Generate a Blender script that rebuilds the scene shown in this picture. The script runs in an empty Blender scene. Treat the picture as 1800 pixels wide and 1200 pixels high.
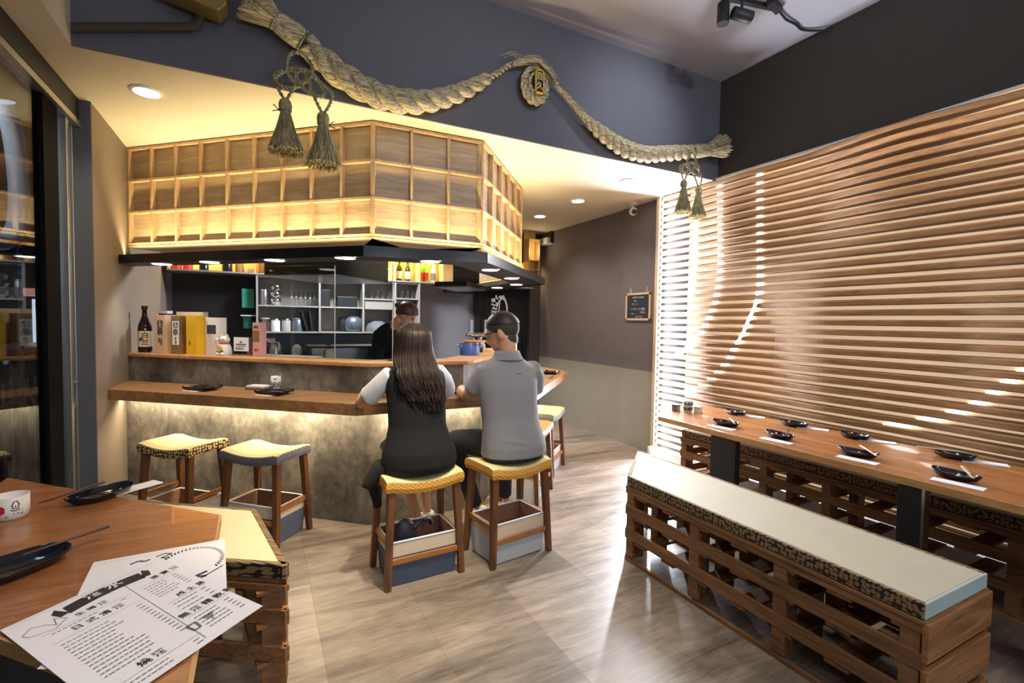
import bpy, bmesh, math, random
from mathutils import Vector, Matrix, Euler
random.seed(7)
PI = math.pi
SC = bpy.context.scene
COL = SC.collection

# ------------------------------------------------------------------ camera
cam_d = bpy.data.cameras.new('camera'); cam = bpy.data.objects.new('camera', cam_d); COL.objects.link(cam)
F_PX, PITCH, ROLL, YAW = 854.4, math.radians(-2.31), math.radians(0.88), math.radians(27.34)
cam_d.sensor_width = 36.0; cam_d.lens = F_PX * 36.0 / 1800.0; cam_d.clip_start = 0.02
_f = Vector((math.sin(YAW) * math.cos(PITCH), math.cos(YAW) * math.cos(PITCH), math.sin(PITCH)))
_r = Vector((math.cos(YAW), -math.sin(YAW), 0)); _u = _r.cross(_f)
_r2 = math.cos(ROLL) * _r + math.sin(ROLL) * _u; _u2 = -math.sin(ROLL) * _r + math.cos(ROLL) * _u
M = Matrix((( _r2.x, _u2.x, -_f.x, 0), (_r2.y, _u2.y, -_f.y, 0), (_r2.z, _u2.z, -_f.z, 1.5), (0, 0, 0, 1)))
cam.matrix_world = M
SC.camera = cam
# ------------------------------------------------------------------ world, view
SC.view_settings.view_transform = 'Standard'; SC.view_settings.look = 'None'
SC.view_settings.gamma = 1.0; SC.view_settings.exposure = 0.0; SC.view_settings.use_curve_mapping = False
W = bpy.data.worlds.new('world'); SC.world = W; W.use_nodes = True
W.node_tree.nodes['Background'].inputs[0].default_value = (0.05, 0.08, 0.14, 1)
W.node_tree.nodes['Background'].inputs[1].default_value = 0.5

# ------------------------------------------------------------------ lights
WARM = (1.0, 0.80, 0.52); WARM2 = (1.0, 0.77, 0.40); COOL = (0.86, 0.90, 1.0); NEUT = (1.0, 0.90, 0.76)
def kelvinlight(name, kind, loc, energy, color, size=0.1, sizey=None, target=None, spot=100, blend=0.6, spread=None):
    d = bpy.data.lights.new(name, kind); d.energy = energy; d.color = color
    if kind == 'AREA':
        if sizey is None: d.shape = 'DISK'; d.size = size
        else: d.shape = 'RECTANGLE'; d.size = size; d.size_y = sizey
        if spread: d.spread = math.radians(spread)
    elif kind == 'SPOT':
        d.spot_size = math.radians(spot); d.spot_blend = blend; d.shadow_soft_size = size
    else: d.shadow_soft_size = size
    o = bpy.data.objects.new(name, d); COL.objects.link(o); o.location = loc
    if target is not None:
        v = Vector(target) - Vector(loc); o.rotation_euler = v.to_track_quat('-Z', 'Y').to_euler()
    return o
def striplight(name, a, b, normal, width, energy, color, spread=None):
    """rectangular LED strip from a to b shining along normal"""
    a = Vector(a); b = Vector(b); x = (b - a); L = x.length; x.normalize(); z = -Vector(normal).normalized()
    z = (z - x * z.dot(x)).normalized(); y = z.cross(x)
    d = bpy.data.lights.new(name, 'AREA'); d.shape = 'RECTANGLE'; d.size = L; d.size_y = width; d.energy = energy; d.color = color
    if spread: d.spread = math.radians(spread)
    o = bpy.data.objects.new(name, d); COL.objects.link(o)
    m = Matrix((x, y, z)).transposed().to_4x4(); m.translation = (a + b) / 2; o.matrix_world = m
    return o
CEIL = 2.92; CEILU = 3.88; XW = 4.03; XL = -1.0; XG = -1.1; YF = 3.40; YB = 7.08; YFRONT = -2.6
# plan of the bar: A on left wall, then the two corners B C, then D where it turns to the back wall
KA = Vector((-1.0, 5.20)); KB = Vector((0.712, 3.585)); KC = Vector((1.565, 3.555)); KD = Vector((2.49, 4.62)); KE = Vector((2.49, 7.08))
CANOPY = [Vector((-1.0, 4.89)), Vector((0.60, 3.30)), Vector((1.42, 3.16)), Vector((2.78, 4.62)), Vector((2.78, 7.08))]
DOWN = [(-0.633, 3.85), (3.264, 3.835), (3.277, 4.725), (3.314, 5.657)]
CDOWN = [(-0.702, 4.77), (-0.345, 4.37), (0.09, 3.93), (0.513, 3.49), (1.071, 3.36), (1.66, 3.62), (2.15, 4.19), (2.55, 4.85), (2.60, 5.45), (2.60, 6.1)]
for i, (x, y) in enumerate(DOWN):
    kelvinlight('downlight_lamp', 'SPOT', (x, y, CEIL - 0.03), 60 if i else 45, WARM if i == 0 else NEUT, 0.05, target=(x, y, 0), spot=130, blend=0.8)
for (x, y) in CDOWN:
    kelvinlight('canopy_lamp', 'SPOT', (x, y, 1.90), 11, NEUT, 0.03, target=(x, y, 0), spot=110, blend=0.7)
# LED strips that wash the lattice box from the canopy top
def v3(v, z): return Vector((v.x, v.y, z))
def off(p, q, d):
    t = (q - p).normalized(); n = Vector((t.y, -t.x)); return n * d
for (p, q) in ((KA, KB), (KB, KC), (KC, KD)):
    n = off(p, q, 0.085); t = (q - p).normalized() * 0.03
    striplight('lattice_led', v3(p + n + t, 1.99), v3(q + n - t, 1.99), (-n.x * 0.12 / 0.085, -n.y * 0.12 / 0.085, 1), 0.012, 9.5 * (q - p).length, WARM2, 120)
# LED strips under the counter slab, close to the concrete body
CB = [Vector((-1.0, 5.06)), Vector((0.69, 3.58)), Vector((1.58, 3.58)), Vector((2.6, 4.72)), Vector((2.6, 7.0))]
for (p, q) in ((CB[0], CB[1]), (CB[1], CB[2]), (CB[2], CB[3])):
    n = off(p, q, 0.10); t = (q - p).normalized() * 0.05
    striplight('counter_led', v3(p + n + t, 0.872), v3(q + n - t, 0.872), (-n.x, -n.y, -0.35), 0.015, 11 * (q - p).length, WARM)
striplight('bottle_shelf_led', (-0.9, 6.80, 2.40), (2.4, 6.80, 2.40), (0, 0.45, -1), 0.02, 30, WARM2)
striplight('bottle_shelf_led', (2.7, 6.80, 2.40), (3.85, 6.80, 2.40), (0, 0.45, -1), 0.02, 12, WARM2)
# the upright light at the far end of the slatted wall
striplight('slat_end_led', (3.88, 4.10, 0.15), (3.88, 4.10, 2.85), (-0.25, -1, 0), 0.05, 205, COOL)
striplight('slat_top_led', (3.72, -0.5, 2.90), (3.72, 3.3, 2.90), (0.12, 0, -1), 0.04, 12, NEUT)
striplight('slat_foot_led', (3.98, -0.5, 0.05), (3.98, 3.3, 0.05), (-0.6, 0, 1), 0.03, 6, WARM)
# kitchen light
kelvinlight('kitchen_lamp', 'AREA', (1.0, 5.9, 2.85), 110, (0.92, 0.95, 1.0), 0.5, 0.5, target=(1.0, 5.9, 0))
# track spots over the dining area (modelled below); all but two are added fill
TRACK = [((3.00, 2.50, 3.55), (2.9, 3.4, 3.3), 30, COOL), ((3.02, 2.28, 3.62), (3.2, 1.4, 0.7), 60, NEUT), ((1.2, 0.9, 3.6), (0.3, 2.5, 0.0), 130, WARM),
         ((1.8, -0.3, 3.6), (2.8, 3.4, 3.2), 120, (0.88, 0.91, 1.0)), ((0.2, -0.6, 3.6), (0.2, 3.4, 2.9), 22, (0.9, 0.92, 1.0)), ((0.3, 0.5, 3.6), (-0.4, 2.2, 0.7), 60, NEUT),
         ((2.9, 0.2, 3.6), (3.9, 0.9, 1.0), 40, WARM), ((1.05, 1.9, 3.6), (0.42, 2.45, 0.0), 560, (1.0, 0.86, 0.60))]
for (p, t, e, c) in TRACK:
    kelvinlight('track_lamp', 'SPOT', p, e, c, 0.06, target=t, spot=40 if e == 560 else 95, blend=0.9)
kelvinlight('street_fill', 'POINT', (-2.2, 5.2, 3.4), 26, (0.7, 0.82, 1.0), 0.2)  # added light, no fixture, so the things outside the glass show
FILL_PEND = [(1.6, -1.2, 2.1), (0.2, -1.6, 2.1), (2.9, -1.3, 2.1)]  # unseen pendants added behind the camera as soft fill
for p in FILL_PEND:
    kelvinlight('pendant_fill', 'POINT', p, 62, (0.90, 0.93, 1.0), 0.14)

# ------------------------------------------------------------------ materials
def srgb(r, g, b):
    f = lambda c: ((c / 255) / 12.92) if c / 255 <= 0.04045 else (((c / 255) + 0.055) / 1.055) ** 2.4
    return (f(r), f(g), f(b), 1)
class NT:
    def __init__(s, name):
        s.m = bpy.data.materials.new(name); s.m.use_nodes = True; s.t = s.m.node_tree
        s.b = s.t.nodes['Principled BSDF']; s.o = s.t.nodes['Material Output']; s._c = None
    def n(s, typ, **kw):
        nd = s.t.nodes.new(typ)
        for k, v in kw.items():
            if k.startswith('i_'):
                key = k[2:]; key = int(key) if key.isdigit() else key.replace('_', ' ')
                nd.inputs[key].default_value = v
            else: setattr(nd, k, v)
        return nd
    def l(s, a, b): s.t.links.new(a, b)
    def coord(s, scale=(1, 1, 1), rot=(0, 0, 0), loc=(0, 0, 0), kind='Object'):
        tc = s.n('ShaderNodeTexCoord'); mp = s.n('ShaderNodeMapping')
        mp.inputs['Scale'].default_value = scale; mp.inputs['Rotation'].default_value = rot; mp.inputs['Location'].default_value = loc
        s.l(tc.outputs[kind], mp.inputs[0]); return mp.outputs[0]
    def ramp(s, fac, stops):
        r = s.n('ShaderNodeValToRGB'); e = r.color_ramp.elements
        while len(e) < len(stops): e.new(0.5)
        for i, (p, c) in enumerate(stops): e[i].position = p; e[i].color = c
        s.l(fac, r.inputs[0]); return r.outputs[0]
    def math(s, op, a, b=None, c=None):
        m = s.n('ShaderNodeMath', operation=op)
        for i, v in enumerate((a, b, c)):
            if v is None: continue
            if isinstance(v, (int, float)): m.inputs[i].default_value = v
            else: s.l(v, m.inputs[i])
        return m.outputs[0]
    def noise(s, vec, scale=5, detail=4, rough=0.55, dist=0):
        n = s.n('ShaderNodeTexNoise'); n.inputs['Scale'].default_value = scale; n.inputs['Detail'].default_value = detail
        n.inputs['Roughness'].default_value = rough; n.inputs['Distortion'].default_value = dist
        if vec is not None: s.l(vec, n.inputs['Vector'])
        return n.outputs['Fac']
    def bump(s, h, strength=0.3, dist=0.01):
        b = s.n('ShaderNodeBump'); b.inputs['Strength'].default_value = strength; b.inputs['Distance'].default_value = dist
        s.l(h, b.inputs['Height']); s.l(b.outputs[0], s.b.inputs['Normal'])
    def mix(s, fac, a, b):
        m = s.n('ShaderNodeMix', data_type='RGBA')
        if isinstance(fac, (int, float)): m.inputs[0].default_value = fac
        else: s.l(fac, m.inputs[0])
        for i, v in ((6, a), (7, b)):
            if isinstance(v, tuple): m.inputs[i].default_value = v
            else: s.l(v, m.inputs[i])
        return m.outputs[2]
    def xyz(s, vec):
        x = s.n('ShaderNodeSeparateXYZ'); s.l(vec, x.inputs[0]); return x.outputs
    def col(s, c):
        if isinstance(c, tuple): s.b.inputs['Base Color'].default_value = c
        else: s.l(c, s.b.inputs['Base Color'])
    def set(s, rough=0.5, metal=0.0, spec=None, coat=None):
        s.b.inputs['Roughness'].default_value = rough; s.b.inputs['Metallic'].default_value = metal
        if spec is not None: s.b.inputs['Specular IOR Level'].default_value = spec
        if coat is not None: s.b.inputs['Coat Weight'].default_value = coat
def paint(name, c, rough=0.6, var=0.08, metal=0.0, scale=6, bump=0.0, spec=None):
    n = NT(name); v = n.coord(); f = n.noise(v, scale, 5)
    c2 = tuple(x * (1 - var * 2) for x in c[:3]) + (1,)
    n.col(n.mix(f, c, c2)); n.set(rough, metal, spec)
    if bump: n.bump(n.noise(v, scale * 30, 2), bump, 0.002)
    return n.m
def wood(name, c1, c2, axis=0, scale=9.0, rough=0.45, c3=None, coat=None, rot=0.0):
    """grain along the given axis"""
    n = NT(name); sc = [1.0, 1.0, 1.0]; sc[axis] = 0.08
    v = n.coord(tuple(sc), (0, 0, rot)); a = n.noise(v, scale * 2.2, 6, 0.6, 1.4); w = n.noise(v, scale * 11, 3, 0.7)
    f = n.math('MULTIPLY_ADD', w, 0.45, n.math('MULTIPLY', a, 0.65))
    n.col(n.ramp(f, [(0.34, c2), (0.52, c3 or tuple((p + q) / 2 for p, q in zip(c1, c2))), (0.68, c1)])); n.set(rough, coat=coat)
    n.bump(f, 0.15, 0.002)
    return n.m
def emit(name, c, s):
    n = NT(name); n.b.inputs['Emission Color'].default_value = c + (1,) if len(c) == 3 else c
    n.b.inputs['Emission Strength'].default_value = s; n.col((0.8, 0.8, 0.8, 1)); return n.m
def glass(name, tint=(0.92, 0.97, 0.97, 1), fres=1.45, extra=0.0):
    n = NT(name); t = n.t
    tr = n.n('ShaderNodeBsdfTransparent'); tr.inputs[0].default_value = tint
    gl = n.n('ShaderNodeBsdfGlossy'); gl.inputs['Roughness'].default_value = 0.0
    fr = n.n('ShaderNodeFresnel'); ge = n.n('ShaderNodeNewGeometry'); n.l(n.math('MULTIPLY_ADD', ge.outputs['Backfacing'], 1 / fres - fres, fres), fr.inputs[0])
    mx = n.n('ShaderNodeMixShader')
    fac = n.math('ADD', fr.outputs[0], extra) if extra else fr.outputs[0]
    n.l(fac, mx.inputs[0]); n.l(tr.outputs[0], mx.inputs[1]); n.l(gl.outputs[0], mx.inputs[2]); n.l(mx.outputs[0], n.o.inputs[0])
    return n.m
MAT = {}
MAT['navy'] = paint('navy_wall_paint', srgb(96, 97, 106), 0.75, 0.06, bump=0.1)
MAT['charcoal'] = paint('charcoal_wall_paint', srgb(62, 57, 52), 0.8, 0.06, bump=0.1)
MAT['cream'] = paint('cream_ceiling_paint', srgb(204, 197, 178), 0.85, 0.04)
MAT['ceilgrey'] = paint('pale_grey_ceiling_paint', srgb(176, 176, 186), 0.85, 0.05)
MAT['wallbrown'] = paint('taupe_wall_paint', srgb(140, 126, 112), 0.85, 0.06, bump=0.1)
MAT['greypillar'] = paint('grey_pillar_paint', srgb(86, 90, 100), 0.8, 0.06)
MAT['black'] = paint('black_lacquer', srgb(24, 24, 28), 0.22, 0.1)
MAT['blackmatte'] = paint('black_matte_metal', srgb(30, 31, 36), 0.5, 0.1)
MAT['steel'] = paint('brushed_steel', srgb(170, 172, 176), 0.28, 0.05, metal=1.0)
MAT['alum'] = paint('aluminium_frame', srgb(188, 186, 180), 0.35, 0.05, metal=0.9)
MAT['white'] = paint('white_enamel', srgb(226, 224, 222), 0.4, 0.03)
MAT['greymelamine'] = paint('grey_melamine_board', srgb(168, 162, 158), 0.5, 0.05)
MAT['paper'] = paint('white_paper', srgb(232, 232, 240), 0.75, 0.015)
MAT['ink'] = paint('black_ink', srgb(34, 34, 40), 0.7, 0.05)
MAT['ink2'] = paint('grey_ink', srgb(110, 110, 118), 0.7, 0.05)
MAT['kumiko'] = wood('light_oak_lattice_rail', srgb(204, 174, 134), srgb(160, 130, 94), 2, 12, 0.5)
MAT['kumikopanel'] = wood('light_oak_veneer_panel', srgb(188, 168, 138), srgb(142, 122, 96), 0, 7, 0.5)
MAT['bar'] = wood('oak_bar_top', srgb(180, 136, 92), srgb(112, 76, 48), 0, 8, 0.38)
MAT['shelfwood'] = wood('oak_shelf_top', srgb(206, 158, 106), srgb(150, 104, 64), 0, 8, 0.4)
MAT['table'] = wood('reddish_oak_table_top', srgb(180, 120, 70), srgb(128, 78, 42), 1, 9, 0.3, coat=0.3)
MAT['tableleft'] = wood('brown_oak_table_top_grain', srgb(172, 112, 64), srgb(104, 62, 34), 0, 14, 0.3, coat=0.3, rot=math.radians(45))
MAT['palletleft'] = wood('brown_pallet_wood_slanted', srgb(150, 106, 66), srgb(78, 50, 30), 0, 7, 0.6, rot=math.radians(32))
MAT['tabledge'] = wood('pale_table_edge_band', srgb(206, 162, 104), srgb(168, 122, 70), 1, 10, 0.45)
MAT['pallet'] = wood('brown_stained_pallet_wood', srgb(146, 104, 66), srgb(72, 48, 30), 1, 7, 0.6)
MAT['palletx'] = wood('brown_stained_pallet_crosswood', srgb(168, 116, 70), srgb(90, 56, 32), 0, 7, 0.6)
MAT['leg'] = wood('dark_stained_stool_leg', srgb(122, 78, 46), srgb(60, 36, 22), 2, 8, 0.42)
MAT['stretcher'] = wood('stained_stool_stretcher', srgb(178, 120, 68), srgb(104, 62, 34), 0, 8, 0.45)
MAT['trimwood'] = wood('pale_trim_wood', srgb(214, 190, 160), srgb(182, 156, 126), 2, 8, 0.5)
MAT['slat'] = wood('oak_wave_slat', srgb(158, 118, 78), srgb(108, 76, 48), 1, 9, 0.6)
MAT['skin'] = paint('skin', srgb(206, 156, 126), 0.5, 0.06)
MAT['blacktee'] = paint('black_knit_fabric', srgb(15, 15, 19), 0.95, 0.2, scale=40, bump=0.3)
MAT['whitetee'] = paint('white_cotton', srgb(222, 226, 236), 0.9, 0.05, scale=20)
MAT['polo'] = paint('grey_pique_cotton', srgb(146, 148, 156), 0.9, 0.12, scale=60, bump=0.4)
MAT['trousers'] = paint('dark_navy_denim', srgb(34, 36, 48), 0.85, 0.2, scale=50)
MAT['olive'] = paint('olive_trouser_cloth', srgb(98, 92, 70), 0.85, 0.2, scale=30)
MAT['hairbrown'] = paint('dark_brown_hair', srgb(58, 38, 30), 0.42, 0.45, scale=18)
MAT['hairblack'] = paint('black_hair', srgb(26, 25, 27), 0.5, 0.3, scale=40)
MAT['hairfade'] = paint('short_faded_hair', srgb(66, 58, 53), 0.7, 0.3, scale=60)
MAT['chefhair'] = paint('reddish_brown_hair', srgb(84, 50, 38), 0.42, 0.35, scale=20)
MAT['mask'] = paint('pale_blue_mask', srgb(176, 188, 214), 0.8, 0.05)
MAT['beigeshoe'] = paint('beige_canvas_shoe', srgb(208, 188, 158), 0.8, 0.08)
MAT['whiteshoe'] = paint('white_leather_shoe', srgb(224, 214, 206), 0.5, 0.05)
MAT['red'] = paint('red_print', srgb(190, 44, 40), 0.5, 0.05)
MAT['gold'] = paint('yellow_gift_box', srgb(226, 178, 30), 0.45, 0.05)
MAT['boxwood'] = paint('pale_wooden_box', srgb(214, 180, 146), 0.6, 0.06)
MAT['boxbrown'] = paint('brown_card_box', srgb(138, 102, 62), 0.6, 0.06)
MAT['cream2'] = paint('cream_label_paper', srgb(226, 206, 170), 0.7, 0.04)
MAT['pink'] = paint('pink_carton', srgb(214, 158, 160), 0.6, 0.05)
MAT['teal'] = paint('teal_bag', srgb(60, 170, 150), 0.5, 0.15)
MAT['blue'] = paint('blue_enamel_pot', srgb(88, 120, 196), 0.3, 0.1)
MAT['navybag'] = paint('navy_nylon_bag', srgb(44, 44, 66), 0.45, 0.15)
MAT['chrome'] = paint('chrome', srgb(220, 220, 224), 0.12, 0.03, metal=1.0)
MAT['brass'] = paint('olive_brass_duct', srgb(150, 130, 74), 0.35, 0.1, metal=0.7)
MAT['straw'] = None
MAT['led'] = emit('led_disc', (1.0, 0.93, 0.82), 9)
MAT['ledcool'] = emit('cool_led_strip', (0.9, 0.94, 1.0), 14)
MAT['ledwarm'] = emit('warm_led_rope', (1.0, 0.93, 0.84), 5.0)
MAT['glass'] = glass('clear_glass', (0.93, 0.96, 0.95, 1), 1.4)
MAT['facade'] = glass('facade_glass', (0.82, 0.88, 0.92, 1), 1.28)
MAT['bottlegreen'] = paint('dark_green_bottle_glass', srgb(40, 52, 20), 0.1, 0.1)
MAT['bottlelime'] = paint('bright_green_bottle_glass', srgb(110, 190, 40), 0.12, 0.1)
MAT['bottleclear'] = paint('frosted_bottle_glass', srgb(205, 200, 170), 0.15, 0.1)
MAT['bottlebrown'] = paint('dark_brown_bottle_glass', srgb(36, 22, 18), 0.08, 0.1)
MAT['asphalt'] = paint('wet_asphalt', srgb(26, 30, 38), 0.4, 0.3, scale=3)
MAT['night'] = paint('dark_concrete_facade', srgb(46, 50, 58), 0.8, 0.3, scale=2)
MAT['ventgrey'] = paint('galvanised_duct', srgb(130, 140, 156), 0.35, 0.2, metal=0.6)

def m_floor():
    n = NT('grey_oak_vinyl_planks'); tc = n.coord((1, 1, 1), (0, 0, PI / 2), (0, 0.735, 0))
    br = n.n('ShaderNodeTexBrick'); n.l(tc, br.inputs['Vector'])
    br.inputs['Scale'].default_value = 1.0; br.inputs['Brick Width'].default_value = 0.97; br.inputs['Row Height'].default_value = 0.488
    br.inputs['Mortar Size'].default_value = 0.0009; br.inputs['Mortar Smooth'].default_value = 0.2; br.inputs['Bias'].default_value = 0.0
    br.inputs['Color1'].default_value = (0.0, 0.0, 0.0, 1); br.inputs['Color2'].default_value = (1, 1, 1, 1); br.inputs['Mortar'].default_value = (0.3, 0.3, 0.3, 1)
    br.offset = 0.5
    v = n.coord((0.16, 1.0, 1)); g = n.noise(v, 9, 6, 0.62, 0.8); g2 = n.noise(v, 60, 3, 0.7); blot = n.noise(n.coord((0.5, 1, 1)), 2.6, 3)
    f = n.math('ADD', n.math('MULTIPLY', g, 0.55), n.math('MULTIPLY', g2, 0.25)); f = n.math('ADD', f, n.math('MULTIPLY', blot, 0.25))
    cA = n.ramp(f, [(0.36, srgb(66, 58, 54)), (0.50, srgb(106, 96, 88)), (0.68, srgb(144, 133, 122))])
    cB = n.ramp(f, [(0.36, srgb(92, 82, 76)), (0.50, srgb(142, 130, 119)), (0.68, srgb(180, 168, 155))])
    c = n.mix(br.outputs['Color'], cA, cB)
    n.col(n.mix(br.outputs['Fac'], c, srgb(84, 76, 70)))
    r = n.n('ShaderNodeMapRange'); n.l(g, r.inputs[0]); r.inputs[3].default_value = 0.26; r.inputs[4].default_value = 0.46
    n.l(r.outputs[0], n.b.inputs['Roughness']); n.bump(f, 0.12, 0.002)
    return n.m
MAT['floor'] = m_floor()
def m_concrete():
    n = NT('concrete_effect_panel'); v = n.coord((1, 1, 0.8)); a = n.noise(v, 3.2, 8, 0.68, 0.3); b = n.noise(v, 22, 4, 0.6)
    f = n.math('ADD', n.math('MULTIPLY', a, 0.8), n.math('MULTIPLY', b, 0.22))
    n.col(n.ramp(f, [(0.36, srgb(66, 65, 61)), (0.5, srgb(104, 101, 94)), (0.64, srgb(148, 144, 134))])); n.set(0.6); n.bump(f, 0.15, 0.003)
    return n.m
MAT['concrete'] = m_concrete()
def m_dado():
    n = NT('two_tone_painted_wall'); o = n.xyz(n.coord()); z = o[2]
    s = n.math('GREATER_THAN', z, 0.945); v = n.coord(); f = n.noise(v, 5, 4)
    lo = n.mix(f, srgb(150, 144, 132), srgb(138, 132, 120)); hi = n.mix(f, srgb(110, 103, 106), srgb(98, 92, 95))
    n.col(n.mix(s, lo, hi)); n.set(0.8); n.bump(n.noise(v, 160, 2), 0.12, 0.002); return n.m
MAT['dado'] = m_dado()
def m_tatami(name, c1, c2, axis=0, freq=150):
    n = NT(name); v = n.coord(); o = n.xyz(v)
    w = n.math('SINE', n.math('MULTIPLY', o[axis], freq)); w = n.math('MULTIPLY_ADD', w, 0.5, 0.5)
    w2 = n.noise(v, 5, 3)
    c = n.mix(w, c1, c2); n.col(n.mix(n.math('MULTIPLY', w2, 0.45), c, tuple(x * 0.75 for x in c1[:3]) + (1,))); n.set(0.65); n.bump(w, 0.35, 0.002); return n.m
MAT['tatami'] = m_tatami('woven_tatami', srgb(206, 196, 158), srgb(226, 216, 182), 1, 700)
MAT['tatamiseat'] = m_tatami('stool_tatami', srgb(226, 208, 150), srgb(236, 220, 168), 0, 420)
MAT['tatamigreen'] = m_tatami('pale_green_tatami', srgb(170, 166, 144), srgb(190, 186, 164), 1, 900)
def m_brocade(name, base, cell, scale=26, th=0.36):
    n = NT(name); v = n.coord(); o_ = n.xyz(v); cx = n.n('ShaderNodeCombineXYZ'); n.l(n.math('ADD', o_[0], o_[1]), cx.inputs[0]); n.l(o_[2], cx.inputs[1]); vo = n.n('ShaderNodeTexVoronoi', feature='F1', voronoi_dimensions='2D'); vo.inputs['Scale'].default_value = scale; vo.inputs['Randomness'].default_value = 0.55
    n.l(cx.outputs[0], vo.inputs['Vector']); d = vo.outputs['Distance']
    s = n.math('LESS_THAN', d, th); s2 = n.math('LESS_THAN', d, th * 0.45)
    c = n.mix(s, base, cell); mid = tuple((a * 0.6 + b * 0.4) for a, b in zip(cell, base))
    n.col(n.mix(n.math('MULTIPLY', s2, 0.45), c, mid)); n.set(0.7); n.bump(s, 0.2, 0.002); return n.m
MAT['brocade'] = m_brocade('tortoiseshell_brocade', srgb(30, 24, 22), srgb(138, 112, 78), 52, 0.42)
MAT['brocade2'] = m_brocade('brown_dot_brocade', srgb(58, 34, 26), srgb(222, 190, 130), 46, 0.38)
def m_diag(name, base, line, freq=120, w=0.55, sx=1.0, sz=1.7):
    n = NT(name); o = n.xyz(n.coord()); h = n.math('ADD', o[0], o[1])
    a = n.math('ABSOLUTE', n.math('SINE', n.math('MULTIPLY', n.math('ADD', n.math('MULTIPLY', h, sx), n.math('MULTIPLY', o[2], sz)), freq)))
    b = n.math('ABSOLUTE', n.math('SINE', n.math('MULTIPLY', n.math('SUBTRACT', n.math('MULTIPLY', h, sx), n.math('MULTIPLY', o[2], sz)), freq)))
    m = n.math('MINIMUM', a, b); s = n.math('LESS_THAN', m, w)
    n.col(n.mix(s, base, line)); n.set(0.65); n.bump(m, 0.2, 0.002); return n.m
MAT['yellow'] = m_diag('yellow_diamond_brocade', srgb(206, 140, 30), srgb(240, 214, 130), 95, 0.22)
MAT['bluewave'] = m_diag('blue_wave_brocade', srgb(52, 66, 96), srgb(170, 172, 170), 85, 0.26, 1.0, 2.2)
MAT['greywave'] = m_diag('grey_green_wave_brocade', srgb(74, 84, 84), srgb(190, 188, 170), 90, 0.30, 1.0, 2.2)
MAT['orange'] = paint('orange_leather_seat', srgb(222, 150, 92), 0.4, 0.06)
def m_straw(name, c1, c2, axis=2):
    n = NT(name); sc = [60, 60, 60]; sc[axis] = 2.5
    f = n.noise(n.coord(tuple(sc)), 1.6, 4, 0.65); n.col(n.ramp(f, [(0.36, c2), (0.62, c1)])); n.set(0.75); n.bump(f, 0.5, 0.004); return n.m
MAT['straw'] = m_straw('rice_straw_rope', srgb(206, 194, 158), srgb(112, 100, 72), 0)
MAT['strawdark'] = m_straw('dry_green_straw', srgb(172, 164, 122), srgb(88, 86, 62), 2)
MAT['strawtip'] = paint('cut_straw_tips', srgb(222, 206, 140), 0.8, 0.15)
def m_basket(name, top, bottom, z):
    n = NT(name); o = n.xyz(n.coord()); s = n.math('GREATER_THAN', o[2], z); f = n.noise(n.coord(), 90, 2)
    c = n.mix(s, bottom, top); n.col(n.mix(n.math('MULTIPLY', f, 0.25), c, srgb(60, 60, 70))); n.set(0.85); return n.m
MAT['basketblue'] = m_basket('cream_and_blue_canvas', srgb(222, 208, 188), srgb(86, 98, 122), 0.17)
MAT['basketwhite'] = m_basket('cream_and_white_canvas', srgb(226, 206, 180), srgb(206, 212, 222), 0.17)
MAT['basketlining'] = paint('brown_basket_lining', srgb(150, 112, 88), 0.85, 0.1)
MAT['chalk'] = paint('chalkboard', srgb(44, 46, 58), 0.8, 0.15)
MAT['chalkink'] = paint('chalk_writing', srgb(190, 190, 196), 0.9, 0.1)
MAT['noren'] = paint('black_curtain_cloth', srgb(22, 22, 26), 0.9, 0.15)
MAT['panelblack'] = paint('black_wall_panel', srgb(20, 20, 26), 0.6, 0.2)
MAT['backwallgrey'] = paint('blue_grey_kitchen_wall', srgb(138, 140, 152), 0.7, 0.08)
MAT['navysplash'] = paint('navy_splashback', srgb(52, 62, 90), 0.35, 0.15)
MAT['clearplastic'] = glass('drinking_glass', (0.82, 0.85, 0.88, 1), 1.6, 0.16)
MAT['backing_glow'] = None
MAT['stile'] = paint('black_door_stile', srgb(14, 14, 18), 0.9, 0.1, spec=0.1)
def m_backing_glow():  # backing given its own emission, in place of light washing the slat gaps
    n = NT('self_glowing_backing'); n.col(srgb(214, 180, 140)); n.set(0.7)
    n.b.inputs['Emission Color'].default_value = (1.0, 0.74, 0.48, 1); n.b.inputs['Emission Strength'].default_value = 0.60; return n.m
MAT['backing_glow'] = m_backing_glow()

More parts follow.
